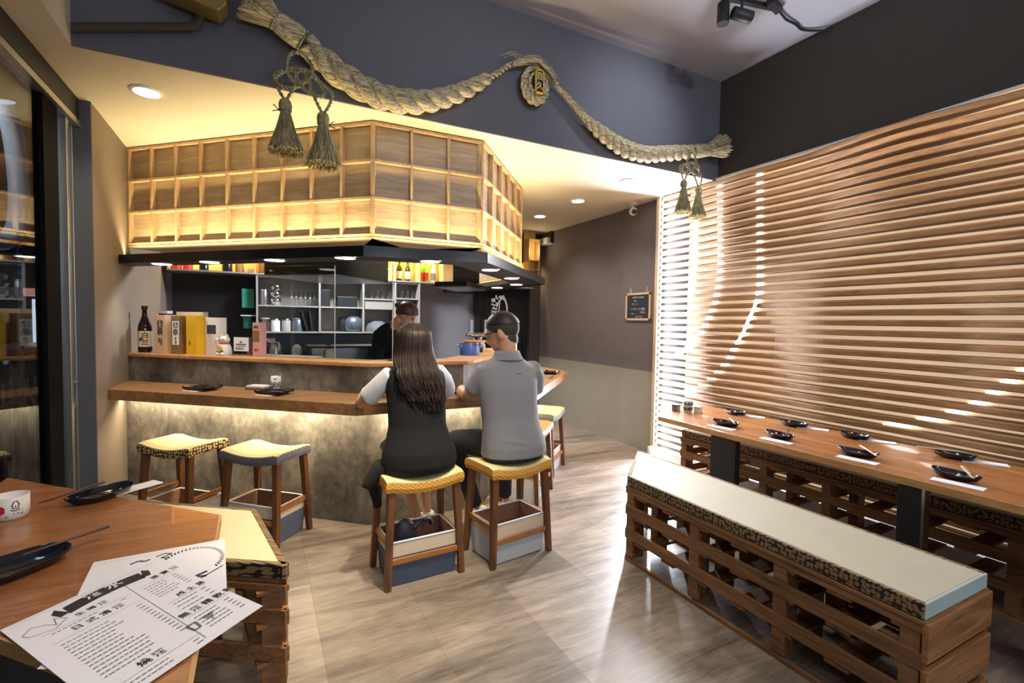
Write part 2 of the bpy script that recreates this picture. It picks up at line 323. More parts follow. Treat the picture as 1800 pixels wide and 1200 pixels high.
# ------------------------------------------------------------------ geometry helpers
class MB:
    def __init__(s): s.v = []; s.f = []; s.smooth = []
    def add(s, vs, fs, smooth=False):
        o = len(s.v); s.v += [Vector(v) for v in vs]; s.f += [tuple(i + o for i in f) for f in fs]; s.smooth += [smooth] * len(fs); return s
    def box(s, x0, x1, y0, y1, z0, z1, m=None):
        vs = [(x0, y0, z0), (x1, y0, z0), (x1, y1, z0), (x0, y1, z0), (x0, y0, z1), (x1, y0, z1), (x1, y1, z1), (x0, y1, z1)]
        if m: vs = [m @ Vector(v) for v in vs]
        return s.add(vs, [(3, 2, 1, 0), (4, 5, 6, 7), (0, 1, 5, 4), (1, 2, 6, 5), (2, 3, 7, 6), (3, 0, 4, 7)])
    def cbox(s, c, dx, dy, dz, rz=0.0, m=None):
        mm = Matrix.Translation(c) @ Matrix.Rotation(rz, 4, 'Z')
        if m: mm = mm @ m
        return s.box(-dx / 2, dx / 2, -dy / 2, dy / 2, -dz / 2, dz / 2, mm)
    def prism(s, poly, z0, z1):
        n = len(poly); a = sum(poly[i][0] * poly[(i + 1) % n][1] - poly[(i + 1) % n][0] * poly[i][1] for i in range(n))
        p = list(poly) if a > 0 else list(poly)[::-1]
        vs = [(q[0], q[1], z0) for q in p] + [(q[0], q[1], z1) for q in p]
        fs = [tuple(range(n - 1, -1, -1)), tuple(range(n, 2 * n))] + [(i, (i + 1) % n, n + (i + 1) % n, n + i) for i in range(n)]
        return s.add(vs, fs)
    def beam(s, a, b, w, h, up=(0, 0, 1), w2=None, h2=None):
        a = Vector(a); b = Vector(b); t = (b - a).normalized(); u = Vector(up); x = t.cross(u)
        if x.length < 1e-4: x = t.cross(Vector((0, 1, 0)))
        x.normalize(); y = x.cross(t); w2 = w if w2 is None else w2; h2 = h if h2 is None else h2
        vs = []
        for p, ww, hh in ((a, w, h), (b, w2, h2)):
            vs += [p - x * ww / 2 - y * hh / 2, p + x * ww / 2 - y * hh / 2, p + x * ww / 2 + y * hh / 2, p - x * ww / 2 + y * hh / 2]
        return s.add(vs, [(3, 2, 1, 0), (4, 5, 6, 7), (0, 1, 5, 4), (1, 2, 6, 5), (2, 3, 7, 6), (3, 0, 4, 7)])
    def tube(s, pts, rad, n=8, closed=False, flat=None, caps=True):
        pts = [Vector(p) for p in pts]; k = len(pts)
        if not hasattr(rad, '__len__'): rad = [rad] * k
        rings = []; prev = None
        for i, p in enumerate(pts):
            a = pts[i - 1] if (i > 0 or closed) else p; b = pts[(i + 1) % k] if (i < k - 1 or closed) else p
            t = (b - a).normalized() if (b - a).length > 1e-9 else Vector((0, 0, 1))
            if prev is None:
                u = Vector((0, 0, 1)) if abs(t.z) < 0.9 else Vector((0, 1, 0)); u = (u - t * u.dot(t)).normalized()
            else:
                u = prev - t * prev.dot(t)
                u = u.normalized() if u.length > 1e-6 else t.orthogonal().normalized()
            prev = u; w = t.cross(u); r = rad[i]; fl = flat or 1.0
            rings.append([p + u * math.cos(2 * PI * j / n) * r * fl + w * math.sin(2 * PI * j / n) * r for j in range(n)])
        vs = [v for r in rings for v in r]; fs = []
        for i in range(k if closed else k - 1):
            i2 = (i + 1) % k
            for j in range(n): fs.append((i * n + j, i * n + (j + 1) % n, i2 * n + (j + 1) % n, i2 * n + j))
        s.add(vs, fs, True)
        if caps and not closed: s.add(rings[0], [tuple(range(n - 1, -1, -1))]); s.add(rings[-1], [tuple(range(n))])
        return s
    def lathe(s, prof, n=24, c=(0, 0, 0), sx=1.0, sy=1.0, rz=0.0, capb=True, capt=True, m=None):
        vs = []; c = Vector(c)
        for (r, z) in prof:
            for j in range(n):
                a = 2 * PI * j / n; x = r * sx * math.cos(a); y = r * sy * math.sin(a)
                p = Vector((x * math.cos(rz) - y * math.sin(rz), x * math.sin(rz) + y * math.cos(rz), z))
                vs.append((m @ p if m else p) + c)
        fs = []
        for i in range(len(prof) - 1):
            for j in range(n): fs.append((i * n + j, i * n + (j + 1) % n, (i + 1) * n + (j + 1) % n, (i + 1) * n + j))
        s.add(vs, fs, True)
        if capb and prof[0][0] > 1e-5: s.add(vs[:n], [tuple(range(n - 1, -1, -1))])
        if capt and prof[-1][0] > 1e-5: s.add(vs[-n:], [tuple(range(n))])
        return s
    def loft(s, rings, n=20, caps=True):
        """rings: (center, rx, ry, [xaxis], [yaxis])"""
        vs = []
        for r in rings:
            c = Vector(r[0]); xa = Vector(r[3]) if len(r) > 3 else Vector((1, 0, 0)); ya = Vector(r[4]) if len(r) > 4 else Vector((0, 1, 0))
            for j in range(n):
                a = 2 * PI * j / n; vs.append(c + xa * (r[1] * math.cos(a)) + ya * (r[2] * math.sin(a)))
        fs = []
        for i in range(len(rings) - 1):
            for j in range(n): fs.append((i * n + j, i * n + (j + 1) % n, (i + 1) * n + (j + 1) % n, (i + 1) * n + j))
        s.add(vs, fs, True)
        if caps: s.add(vs[:n], [tuple(range(n - 1, -1, -1))], True); s.add(vs[-n:], [tuple(range(n))], True)
        return s
    def ball(s, c, rx, ry, rz, n=16, m=None):
        prof = [(math.sin(PI * i / 10), -math.cos(PI * i / 10)) for i in range(11)]; vs = []
        for (r, z) in prof:
            for j in range(n):
                a = 2 * PI * j / n; p = Vector((r * math.cos(a) * rx, r * math.sin(a) * ry, z * rz)); vs.append((m @ p if m else p) + Vector(c))
        fs = []
        for i in range(10):
            for j in range(n): fs.append((i * n + j, i * n + (j + 1) % n, (i + 1) * n + (j + 1) % n, (i + 1) * n + j))
        return s.add(vs, fs, True)
    def mesh(s, name):
        me = bpy.data.meshes.new(name); me.from_pydata([tuple(v) for v in s.v], [], s.f)
        for p, sm in zip(me.polygons, s.smooth): p.use_smooth = sm
        me.validate(); me.update(); return me

def smooth_path(pts, k=8):
    out = []; n = len(pts); P = [Vector(p) for p in pts]
    for i in range(n - 1):
        p0 = P[max(i - 1, 0)]; p1 = P[i]; p2 = P[i + 1]; p3 = P[min(i + 2, n - 1)]
        for j in range(k):
            u = j / k
            out.append(0.5 * ((2 * p1) + (p2 - p0) * u + (2 * p0 - 5 * p1 + 4 * p2 - p3) * u * u + (3 * p1 - p0 - 3 * p2 + p3) * u ** 3))
    out.append(P[-1]); return out
def link(o, parent=None):
    COL.objects.link(o)
    if parent is not None: o.parent = parent
    return o
def tag(o, label=None, cat=None, group=None, kind=None):
    if label: o['label'] = label
    if cat: o['category'] = cat
    if group: o['group'] = group
    if kind: o['kind'] = kind
    return o
def thing(name, label, cat, loc=(0, 0, 0), rz=0.0, group=None):
    o = bpy.data.objects.new(name, None); link(o); o.location = loc; o.rotation_euler = (0, 0, rz); o.empty_display_size = 0.05
    o['_m'] = 1
    return tag(o, label, cat, group)
def PM(o):
    """placement matrix of a thing or part (no depsgraph needed)"""
    m = Matrix.Translation(o.location) @ o.rotation_euler.to_matrix().to_4x4()
    return PM(o.parent) @ m if o.parent else m
def obj(name, mb, mat, parent=None, world=False, bevel=0.0, label=None, segs=2, clean=False):
    me = mb.mesh(name)
    if world and parent is not None: me.transform(PM(parent).inverted())
    if clean:
        b = bmesh.new(); b.from_mesh(me); bmesh.ops.remove_doubles(b, verts=b.verts, dist=0.0001); bmesh.ops.recalc_face_normals(b, faces=b.faces); b.to_mesh(me); b.free()
    for m_ in (mat if isinstance(mat, (list, tuple)) else [mat]): me.materials.append(MAT[m_] if isinstance(m_, str) else m_)
    o = bpy.data.objects.new(name, me); link(o, parent)
    if bevel:
        b = o.modifiers.new('bevel', 'BEVEL'); b.width = bevel; b.segments = segs; b.limit_method = 'ANGLE'; b.angle_limit = math.radians(40)
    if label: o['label'] = label
    return o
def struct(name, mb, mat, parent=None, **k):
    o = obj(name, mb, mat, parent, **k)
    if parent is None: o['kind'] = 'structure'
    return o
def single(name, mb, mat, label, cat, group=None, bevel=0.0, origin=None, rz=0.0):
    """a thing that is one mesh; verts are in world space unless origin is given"""
    o = obj(name, mb, mat, None, bevel=bevel)
    if origin is not None:
        o.location = origin; o.rotation_euler = (0, 0, rz)
    return tag(o, label, cat, group)
def place_origin(o):
    """move a world-space mesh's origin to the centre of its footprint"""
    vs = [v.co for v in o.data.vertices]; c = Vector(((min(v.x for v in vs) + max(v.x for v in vs)) / 2, (min(v.y for v in vs) + max(v.y for v in vs)) / 2, min(v.z for v in vs)))
    o.data.transform(Matrix.Translation(-c)); o.location = c; return o
def dup(root, loc, rz=0.0, label=None, group=None):
    r = root.copy(); COL.objects.link(r); r.location = loc; r.rotation_euler = (0, 0, rz)
    if label: r['label'] = label
    if group: r['group'] = group
    for ch in list(root.children):
        c = ch.copy(); COL.objects.link(c); c.parent = r
        for g in list(ch.children):
            d = g.copy(); COL.objects.link(d); d.parent = c
    return r
def fuse(name, mb, mat, parent, voxel=0.009, smooth=6, world=True, label=None):
    """voxel-remeshed continuous surface, baked"""
    me = mb.mesh(name + '_raw'); o = bpy.data.objects.new(name + '_raw', me); link(o)
    r = o.modifiers.new('r', 'REMESH'); r.mode = 'VOXEL'; r.voxel_size = voxel
    s = o.modifiers.new('s', 'SMOOTH'); s.iterations = smooth; s.factor = 0.5
    dg = bpy.context.evaluated_depsgraph_get(); new = bpy.data.meshes.new_from_object(o.evaluated_get(dg)); new.name = name
    bpy.data.objects.remove(o); bpy.data.meshes.remove(me)
    if world and parent is not None: new.transform(PM(parent).inverted())
    for p in new.polygons: p.use_smooth = True
    new.materials.clear(); new.materials.append(MAT[mat])
    o = bpy.data.objects.new(name, new); link(o, parent)
    if label: o['label'] = label
    return o
def textmesh(txt, size, mat, parent, m, name='lettering', extrude=0.0004, bold=0.0, align='CENTER', vertical=False):
    """lettering as a mesh; m maps text plane (x right, y up) into world"""
    cu = bpy.data.curves.new('t', 'FONT'); cu.body = '\n'.join(txt) if vertical else txt; cu.size = size; cu.align_x = align; cu.align_y = 'CENTER'
    cu.extrude = extrude; cu.offset = bold; cu.resolution_u = 2
    if vertical: cu.space_line = 0.95
    o = bpy.data.objects.new('t', cu); link(o); dg = bpy.context.evaluated_depsgraph_get()
    me = bpy.data.meshes.new_from_object(o.evaluated_get(dg)); bpy.data.objects.remove(o); bpy.data.curves.remove(cu)
    me.transform(m)
    if parent is not None: me.transform(PM(parent).inverted())
    me.materials.clear(); me.materials.append(MAT[mat]); me.name = name
    return link(bpy.data.objects.new(name, me), parent)
def frame_m(o, x, y):
    """matrix: text x axis, y axis, origin"""
    x = Vector(x).normalized(); y = Vector(y).normalized(); z = x.cross(y)
    m = Matrix((x, y, z)).transposed().to_4x4(); m.translation = Vector(o); return m

# ================================================================== THE SETTING
struct('floor', MB().box(-1.12, 4.12, -2.6, 7.12, -0.05, 0.0), 'floor')
struct('ceiling', MB().box(-0.88, 4.08, -2.6, 3.41, CEILU, CEILU + 0.05), 'ceilgrey')
struct('ceiling', MB().box(-1.12, 4.10, 3.415, 7.12, CEIL, CEIL + 0.06), 'cream')
struct('ceiling', MB().box(-1.12, -0.88, -2.6, 3.415, CEIL, CEILU + 0.05), 'cream')
struct('wall_fascia', MB().box(-0.88, 4.03, YF, YF + 0.015, CEIL, CEILU), 'navy')
struct('wall_left', MB().box(-1.12, -1.0, 4.24, 7.08, 0, CEIL), 'wallbrown')
struct('wall_pillar', MB().box(-1.12, -1.0, 4.222, 4.24, 0, CEIL), 'greypillar')
struct('wall_right', MB().box(4.03, 4.10, 4.14, 4.82, 0, CEIL), 'dado')
struct('wall_right', MB().box(4.055, 4.10, 4.82, 7.08, 0, CEIL), 'dado')
struct('wall_right', MB().box(4.03, 4.10, -2.6, 4.14, 0, 2.93), 'cream')
struct('wall_right', MB().box(4.02, 4.10, -2.6, YF, 2.935, CEILU), 'charcoal')
struct('wall_front', MB().box(-1.12, 4.1, -2.66, -2.6, 0, CEILU), 'greypillar')
struct('wall_back', MB().box(-1.12, 4.10, 7.08, 7.12, 0, CEIL), 'backwallgrey')
struct('wall_column', MB().box(3.86, 4.055, 6.86, 7.08, 0, CEIL), 'charcoal')
struct('trim_1', MB().box(3.965, 4.028, 4.13, 4.175, 0, CEIL), 'trimwood', bevel=0.002)
struct('trim_2', MB().box(3.985, 4.02, -2.6, 4.12, 2.928, 2.943), 'white')
# facade: sliding glass front, frame members and the outer wall strip
w1 = struct('window_1', MB().box(-1.16, -1.06, -2.6, 4.22, 2.79, 2.92), 'blackmatte')
obj('head_rail', MB().box(-1.13, -1.05, -2.6, 4.22, 2.735, 2.775), 'alum', w1, world=True, bevel=0.003)
obj('mullion', MB().box(-1.125, -1.07, 4.02, 4.06, 0, 2.735), 'alum', w1, world=True, bevel=0.004)
obj('mullion', MB().box(-1.12, -1.09, 4.195, 4.22, 0, 2.735), 'alum', w1, world=True, bevel=0.003)
obj('mullion', MB().box(-1.125, -1.07, 1.2, 1.24, 0, 2.735), 'alum', w1, world=True, bevel=0.004)
obj('crossbar', MB().box(-1.12, -1.08, 4.06, 4.2, 0.895, 0.91), 'alum', w1, world=True)
obj('crossbar', MB().box(-1.12, -1.08, 4.06, 4.2, 1.05, 1.06), 'alum', w1, world=True)
obj('sill', MB().box(-1.13, -1.05, -2.6, 4.22, 0.0, 0.06), 'alum', w1, world=True)
obj('door_stile', MB().box(-1.125, -1.075, 3.66, 3.88, 0.06, 2.735), 'stile', w1, world=True)
obj('pane', MB().box(-1.104, -1.098, -2.6, 3.66, 0.06, 2.735), 'facade', w1, world=True)
obj('pane', MB().box(-1.104, -1.098, 3.88, 4.02, 0.06, 2.735), 'facade', w1, world=True)
obj('pane', MB().box(-1.108, -1.102, 4.06, 4.195, 0.06, 2.735), 'facade', w1, world=True)
# outside: street ground, building over the road, grille fence, perforated post, flexible duct
struct('pavement', MB().box(-9, -1.17, -6, 12, -0.1, -0.02), 'asphalt')
struct('wall_street', MB().box(-9.2, -9, -6, 12, -0.1, 6), 'night')
struct('wall_street', MB().box(-9, -1.3, 9.5, 9.6, -0.1, 6), 'night')
t = thing('shop_front', 'pale lit shop front across the dark street seen past the mullion', 'building', (-2.9, 9.4, -0.02))
obj('facade_wall', MB().box(-4.2, -1.6, 9.35, 9.45, 0, 3.4), 'night', t, world=True)
MAT['streetlight'] = emit('lit_shop_sign', (0.75, 0.86, 1.0), 1.1)
MAT['shopred'] = emit('red_shop_sign', (1.0, 0.35, 0.25), 0.5)
obj('lit_sign', MB().box(-2.9, -2.3, 9.32, 9.35, 1.05, 1.72), 'streetlight', t, world=True)
obj('awning', MB().box(-3.0, -2.2, 9.0, 9.34, 1.76, 1.86), 'shopred', t, world=True)
t = thing('grille_fence', 'dark metal grille of upright bars with slanting braces outside the glass', 'fence', (-1.8, 5.7, 0))
mb = MB()
for i in range(17): mb.beam((-1.8, 4.6 + i * 0.15, 0.0), (-1.8, 4.6 + i * 0.15, 0.95), 0.014, 0.014)
obj('upright_bars', mb, 'alum', t, world=True)
for (a, b) in (((-1.78, 4.6, 0.72), (-1.78, 7.0, 0.96)), ((-1.78, 5.2, 1.12), (-1.78, 6.5, 0.05)), ((-1.78, 5.3, 0.12), (-1.78, 7.0, 0.42))):
    obj('brace', MB().beam(a, b, 0.03, 0.035), 'alum', t, world=True)
arch = [(-0.62 * math.cos(a), 0.42 * math.sin(a)) for a in [PI * i / 16 for i in range(17)]]
mb = MB(); pts = [(p[0], p[1] + 0.70) for p in arch] + [(0.62, 0.0), (-0.62, 0.0)]
n = len(pts); vs = [(-2.02, 6.5 + p[0], p[1]) for p in pts] + [(-1.98, 6.5 + p[0], p[1]) for p in pts]
mb.add(vs, [tuple(range(n)), tuple(range(2 * n - 1, n - 1, -1))] + [(i, (i + 1) % n, n + (i + 1) % n, n + i) for i in range(n)])
place_origin(single('arched_board', mb, 'panelblack', 'black round-topped board standing outside behind the grille fence', 'board'))
t = thing('outdoor_counter', 'dark grey counter slab outside behind the grille', 'counter', (-2.5, 6.4, 0))
obj('body', MB().box(-2.7, -2.3, 4.6, 8.4, 0, 1.08), 'night', t, world=True); obj('top', MB().box(-2.75, -2.25, 4.55, 8.45, 1.08, 1.14), 'ventgrey', t, world=True)
t = thing('slotted_angle_post', 'slotted metal angle post with side arm outside the left glass', 'post', (-1.7, 5.25, 0))
obj('upright', MB().beam((-1.7, 5.25, 0.0), (-1.7, 5.25, 2.15), 0.07, 0.006, (1, 0, 0)), 'alum', t, world=True)
obj('side_arm', MB().beam((-1.7, 4.2, 1.66), (-1.7, 5.25, 1.68), 0.006, 0.06), 'alum', t, world=True)
for i in range(13): obj('slot', MB().box(-1.712, -1.688, 5.235, 5.265, 1.22 + i * 0.07, 1.255 + i * 0.07), 'panelblack', t, world=True)
pts = [(-1.9, 5.66, 3.28), (-1.9, 5.80, 3.05), (-1.9, 5.88, 2.7), (-1.9, 5.87, 2.42), (-1.9, 5.78, 2.22), (-1.9, 5.55, 2.10), (-1.9, 5.2, 2.08)]
place_origin(single('flexible_duct', MB().tube(smooth_path(pts, 4), 0.07, 14), 'white', 'pale flexible duct curving down outside the left glass', 'duct'))

# ------------------------------------------------------------------ slatted wave wall
def wave(y, z):
    d = 0.075 + 0.022 * math.sin(2.1 * y - 1.1 * z + 0.6) + 0.018 * math.sin(5.2 * y + 1.7 * z)
    r = math.hypot(y - 4.6, (z - 0.2) * 1.0)
    d += 0.024 * math.sin(r * 5.2 + 0.5) * math.exp(-((y - 2.6) / 1.6) ** 2)
    if y > 3.25: k_ = min(1, (y - 3.25) / 0.55); d = d * (1 - k_) + 0.045 * k_
    return max(0.03, d)
t = thing('slat_screen', 'wall-high screen of wavy horizontal oak slats, backlit, behind the long table', 'slatted wall', (3.99, 1.5, 0))
obj('backing_board', MB().box(4.0, 4.028, -2.6, 3.72, 0.12, 2.925), 'backing_glow', t, world=True)
obj('end_panel', MB().box(4.0, 4.028, 3.72, 4.128, 0.12, 2.925), 'charcoal', t, world=True)
obj('plinth', MB().box(3.88, 4.028, -2.6, 4.128, 0.0, 0.12), 'white', t, world=True, bevel=0.003)
NS = 37
for i in range(NS):
    z0 = 0.16 + i * 0.075; zt = z0 + 0.045
    vs = []; fs = []; st = [4.10 - 0.045 * k for k in range(147)]
    for y in st:
        d = wave(y, z0)
        x = 4.0 - d
        vs += [(4.0, y, z0), (x + 0.004, y, z0), (x, y, z0 + 0.006), (x, y, zt - 0.010), (x + 0.012, y, zt), (4.0, y, zt)]
    for k in range(len(st) - 1):
        for j in range(6):
            fs.append((k * 6 + j, k * 6 + (j + 1) % 6, (k + 1) * 6 + (j + 1) % 6, (k + 1) * 6 + j))
    fs.append(tuple(range(5, -1, -1))); fs.append(tuple((len(st) - 1) * 6 + j for j in range(6)))
    obj('slat', MB().add(vs, fs), 'slat', t, world=True, clean=True)
for c in ([(3.35, 2.88), (3.32, 2.4), (3.31, 2.0), (3.36, 1.72), (3.43, 1.57), (3.51, 1.43), (3.58, 1.35), (3.7, 1.25), (3.86, 1.16)],
          [(2.92, 2.88), (2.9, 2.38), (2.88, 1.87), (2.91, 1.67), (2.96, 1.57), (3.02, 1.43), (3.12, 1.28), (3.21, 1.13), (3.36, 0.98), (3.5, 0.87), (3.72, 0.78)],
          [(0.85, 1.55), (1.05, 1.35), (1.20, 1.2), (1.32, 1.06), (1.45, 0.96), (1.62, 0.87), (1.85, 0.79)],
          [(3.62, 2.88), (3.63, 2.4), (3.64, 2.0), (3.68, 1.75)]):
    pth = smooth_path([(3.992, y, z) for (y, z) in c], 5)
    obj('led_rope', MB().tube(pth, 0.028, 8, flat=1.0), 'ledwarm', t, world=True, label='glowing rope light behind the slats')
obj('end_light', MB().box(3.975, 4.0, 4.105, 4.125, 0.13, 2.9), 'ledcool', t, world=True, label='upright cool white light strip')

# ------------------------------------------------------------------ lattice box over the bar
t = thing('lattice_box', 'oak lattice box with glowing bottom row hanging over the bar', 'lattice canopy', (0.7, 4.6, 2.0))
def face(p, q, ncol, z0=2.10, z1=2.915):
    L = (q - p).length; d = (q - p).normalized(); ang = math.atan2(d.y, d.x)
    R = None
    def obj(name, mb, mat, par, world=True, **k):
        o = globals()['obj'](name, mb, mat, par, **k); o.location = (p.x - 0.7, p.y - 4.6, -2.0); o.rotation_euler = (0, 0, ang); return o
    obj('panel', MB().box(0, L, 0.040, 0.055, 2.094, z1, R), 'kumikopanel', t, world=True)
    obj('soffit', MB().box(0, L, 0.001, 0.42, 2.082, 2.094, R), 'kumikopanel', t, world=True)
    for k in range(4):
        z = z0 + (z1 - z0 - 0.02) * k / 3
        obj('rail', MB().box(0, L, 0.0, 0.040, z - 0.0, z + 0.018, R), 'kumiko', t, world=True, bevel=0.001)
    for k in range(ncol + 1):
        x = min(max(L * k / ncol, 0.010), L - 0.010)
        obj('stile', MB().box(x - 0.009, x + 0.009, 0.003, 0.040, z0 + 0.01, z1, R), 'kumiko', t, world=True, bevel=0.001)
face(KA, KB, 9); face(KB, KC, 3); face(KC, KD, 5)
obj('side_panel', MB().box(KD.x - 0.02, KD.x, KD.y, 6.72, 2.0, 2.915), 'kumikopanel', t, world=True)
# black canopy ring below it
t = thing('bar_canopy', 'black canopy slab with round downlights running round the bar', 'canopy', (0.7, 4.3, 1.92))
inner = [Vector((-1.0, 5.24)), Vector((0.70, 3.60)), Vector((1.30, 3.50)), Vector((2.44, 4.74)), Vector((2.44, 7.0))]
mb = MB()
for i in range(4):
    mb.prism([CANOPY[i], CANOPY[i + 1], inner[i + 1], inner[i]], 1.925, 1.975)
obj('slab', mb, 'blackmatte', t, world=True)
mb = MB()
for i in range(4):
    p, q = CANOPY[i], CANOPY[i + 1]; n_ = off(p, q, 0.008); mb.prism([p + n_, q + n_, q, p], 1.915, 1.985)
obj('edge_band', mb, 'black', t, world=True)
MAT['canopyled'] = emit('small_downlight_disc', (1.0, 0.92, 0.82), 7)
for (x, y) in CDOWN:
    r = obj('downlight', MB().lathe([(0.078, 1.918), (0.084, 1.921), (0.084, 1.925)], 24, (x, y, 0)), 'steel', t, world=True)
    obj('lens', MB().lathe([(0.066, 1.915), (0.066, 1.9185)], 24, (x, y, 0)), 'canopyled', r, world=True)
for i, (x, y) in enumerate(DOWN):
    L_ = ['round recessed downlight in the cream ceiling at far left', 'round recessed downlight nearest the slatted wall', 'middle one of three recessed downlights along the corridor', 'farthest recessed downlight, by the back wall'][i]
    d_ = thing('ceiling_downlight', L_, 'ceiling light', (x, y, CEIL), group='recessed ceiling downlights')
    obj('trim_ring', MB().lathe([(0.075, -0.012), (0.092, -0.008), (0.095, 0.0)], 28), 'white', d_)
    obj('lens', MB().lathe([(0.070, -0.014), (0.070, -0.010)], 28), 'led', d_)

# ------------------------------------------------------------------ bar counter
t = thing('bar_counter', 'angular bar counter with concrete-look body and oak top, lit from below', 'bar counter', (0.7, 4.4, 0))
SL = [(-1.0, 4.52), (0.535, 3.20), (1.85, 3.20), (3.04, 4.52), (3.04, 5.03), (2.58, 5.03), (2.58, 4.72), (1.56, 3.60), (0.70, 3.60), (-1.0, 5.08)]
obj('counter_top', MB().prism(SL, 0.882, 0.96), 'bar', t, world=True, bevel=0.004)
mb = MB()
ib = [Vector((-1.0, 5.14)), Vector((0.71, 3.64)), Vector((1.56, 3.64)), Vector((2.54, 4.74)), Vector((2.54, 7.0))]
for i in range(3): mb.prism([CB[i], CB[i + 1], ib[i + 1], ib[i]], 0.0, 0.90)
mb.prism([CB[3], Vector((2.6, 5.03)), Vector((2.54, 5.03)), ib[3]], 0.0, 0.90)
obj('front_panel', mb, 'concrete', t, world=True)
CU = [Vector((-1.0, 5.16)), Vector((0.69, 3.60)), Vector((1.43, 3.60)), Vector((2.5, 4.78)), Vector((2.5, 5.2))]
mb = MB()
iu = [Vector((-1.0, 5.22)), Vector((0.71, 3.66)), Vector((1.41, 3.66)), Vector((2.44, 4.80)), Vector((2.44, 5.2))]
for i in range(4): mb.prism([CU[i], CU[i + 1], iu[i + 1], iu[i]], 0.90, 1.158)
obj('upstand', mb, 'concrete', t, world=True)
sh = [(-1.0, 5.13), (0.60, 3.64), (0.66, 3.59), (0.74, 3.565), (1.45, 3.565), (1.52, 3.60), (2.53, 4.74), (2.53, 5.22), (2.24, 5.22), (2.24, 4.86), (1.36, 3.86), (0.78, 3.86), (-1.0, 5.50)]
obj('service_shelf', MB().prism(sh, 1.158, 1.188), 'shelfwood', t, world=True, bevel=0.006)
obj('worktop', MB().prism([(-1.0, 5.50), (0.78, 3.90), (1.36, 3.90), (2.22, 4.88), (2.22, 5.3), (1.2, 4.5), (0.9, 4.5), (-1.0, 6.0)], 0.86, 0.90), 'steel', t, world=True)

# ------------------------------------------------------------------ kitchen behind the bar
t = thing('back_shelving', 'grey open shelving unit with glassware on the kitchen back wall', 'shelving', (0.8, 6.8, 1.33))
for x in (-0.04, 0.68, 1.23, 1.66, 2.0):
    obj('upright', MB().box(x - 0.011, x + 0.011, 6.75, 7.07, 1.32, 2.03), 'greymelamine', t, world=True)
for (x0, x1, z) in ((-0.04, 1.66, 1.325), (-0.04, 1.23, 1.655), (1.23, 1.66, 1.78), (-0.04, 2.0, 2.02), (1.66, 2.0, 1.80)):
    obj('shelf', MB().box(x0, x1, 6.76, 7.07, z - 0.009, z + 0.009), 'greymelamine', t, world=True)
obj('back_board', MB().box(-0.04, 2.0, 7.055, 7.075, 1.33, 2.02), 'greymelamine', t, world=True)
struct('wall_splashback', MB().box(-0.04, 2.0, 7.06, 7.078, 0.0, 1.32), 'navysplash')
struct('wall_panel', MB().box(-0.94, -0.06, 7.04, 7.078, 0.0, 2.02), 'panelblack')
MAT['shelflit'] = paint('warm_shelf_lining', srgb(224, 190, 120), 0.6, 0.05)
t = thing('lit_bottle_shelf', 'long warm-lit wall shelf of bottles high on the kitchen back wall', 'shelf', (1.0, 6.9, 2.04))
obj('bottom_board', MB().box(-0.95, 3.86, 6.74, 7.07, 2.032, 2.05), 'greymelamine', t, world=True)
obj('top_board', MB().box(-0.95, 3.86, 6.76, 7.07, 2.42, 2.44), 'shelflit', t, world=True)
obj('back_board', MB().box(-0.95, 3.86, 7.05, 7.07, 2.05, 2.42), 'shelflit', t, world=True)
for x in (-0.94, -0.06, 0.11, 1.66, 2.01, 2.36, 2.92, 3.4):
    obj('divider', MB().box(x - 0.009, x + 0.009, 6.75, 7.05, 2.05, 2.42), 'shelflit', t, world=True)
t = thing('corner_cubbies', 'warm-lit stacked cubbies at the far right end of the back wall', 'shelf', (3.72, 6.7, 2.06))
obj('back_board', MB().box(3.66, 3.858, 6.715, 6.735, 2.20, 2.918), 'shelflit', t, world=True)
for z in (2.195, 2.30, 2.45, 2.77): obj('shelf', MB().box(3.66, 3.855, 6.56, 6.715, z, z + 0.012), 'kumiko', t, world=True)
for x in (3.66, 3.845): obj('side', MB().box(x, x + 0.012, 6.56, 6.715, 2.207, 2.77), 'kumiko', t, world=True)
kelvinlight('cubby_lamp', 'POINT', (3.75, 6.50, 2.60), 2.0, WARM2, 0.02)
struct('wall_back_upper', MB().box(-1.0, 4.05, 7.0, 7.078, 2.44, CEIL), 'wallbrown')

# sake bottles and jars on the lit shelf
def bottle_prof(h, r):
    return [(r * 0.9, 0), (r, h * 0.02), (r, h * 0.52), (r * 0.93, h * 0.58), (r * 0.62, h * 0.70), (r * 0.36, h * 0.80), (r * 0.33, h * 0.93), (r * 0.42, h * 0.935), (r * 0.42, h * 0.985), (r * 0.36, h)]
def bottle(x, y, z, h, r, glassm, labelm, label, group, capm='black'):
    b = thing('sake_bottle', label, 'bottle', (x, y, z), group=group)
    obj('glass_body', MB().lathe(bottle_prof(h, r), 18), glassm, b)
    obj('paper_label', MB().lathe([(r * 1.015, h * 0.12), (r * 1.015, h * 0.46)], 18, capb=False, capt=False), labelm, b)
    obj('cap', MB().lathe([(r * 0.45, h * 0.93), (r * 0.45, h * 1.005)], 14), capm, b)
    return b
BX = [(1.75, 'bottlegreen', 'cream2', 'dark green sake bottle, leftmost on the lit shelf right of the dark hood'), (1.87, 'bottlegreen', 'cream2', 'dark green sake bottle, second from left on the lit shelf right of the dark hood'),
      (2.065, 'bottlelime', 'red', 'light green bottle beside the shelf divider, left of the brightest green one'), (2.14, 'bottlelime', 'red', 'bright green bottle with a red label on the lit shelf'),
      (2.25, 'bottleclear', 'ink2', 'clear bottle with a grey label right of the bright green one'), (2.42, 'bottlelime', 'gold', 'green bottle with a yellow label at the hood edge')]
for (x, g, l, lab) in BX: bottle(x, 6.9, 2.05, 0.31, 0.038, g, l, lab, 'sake bottles on the lit wall shelf')
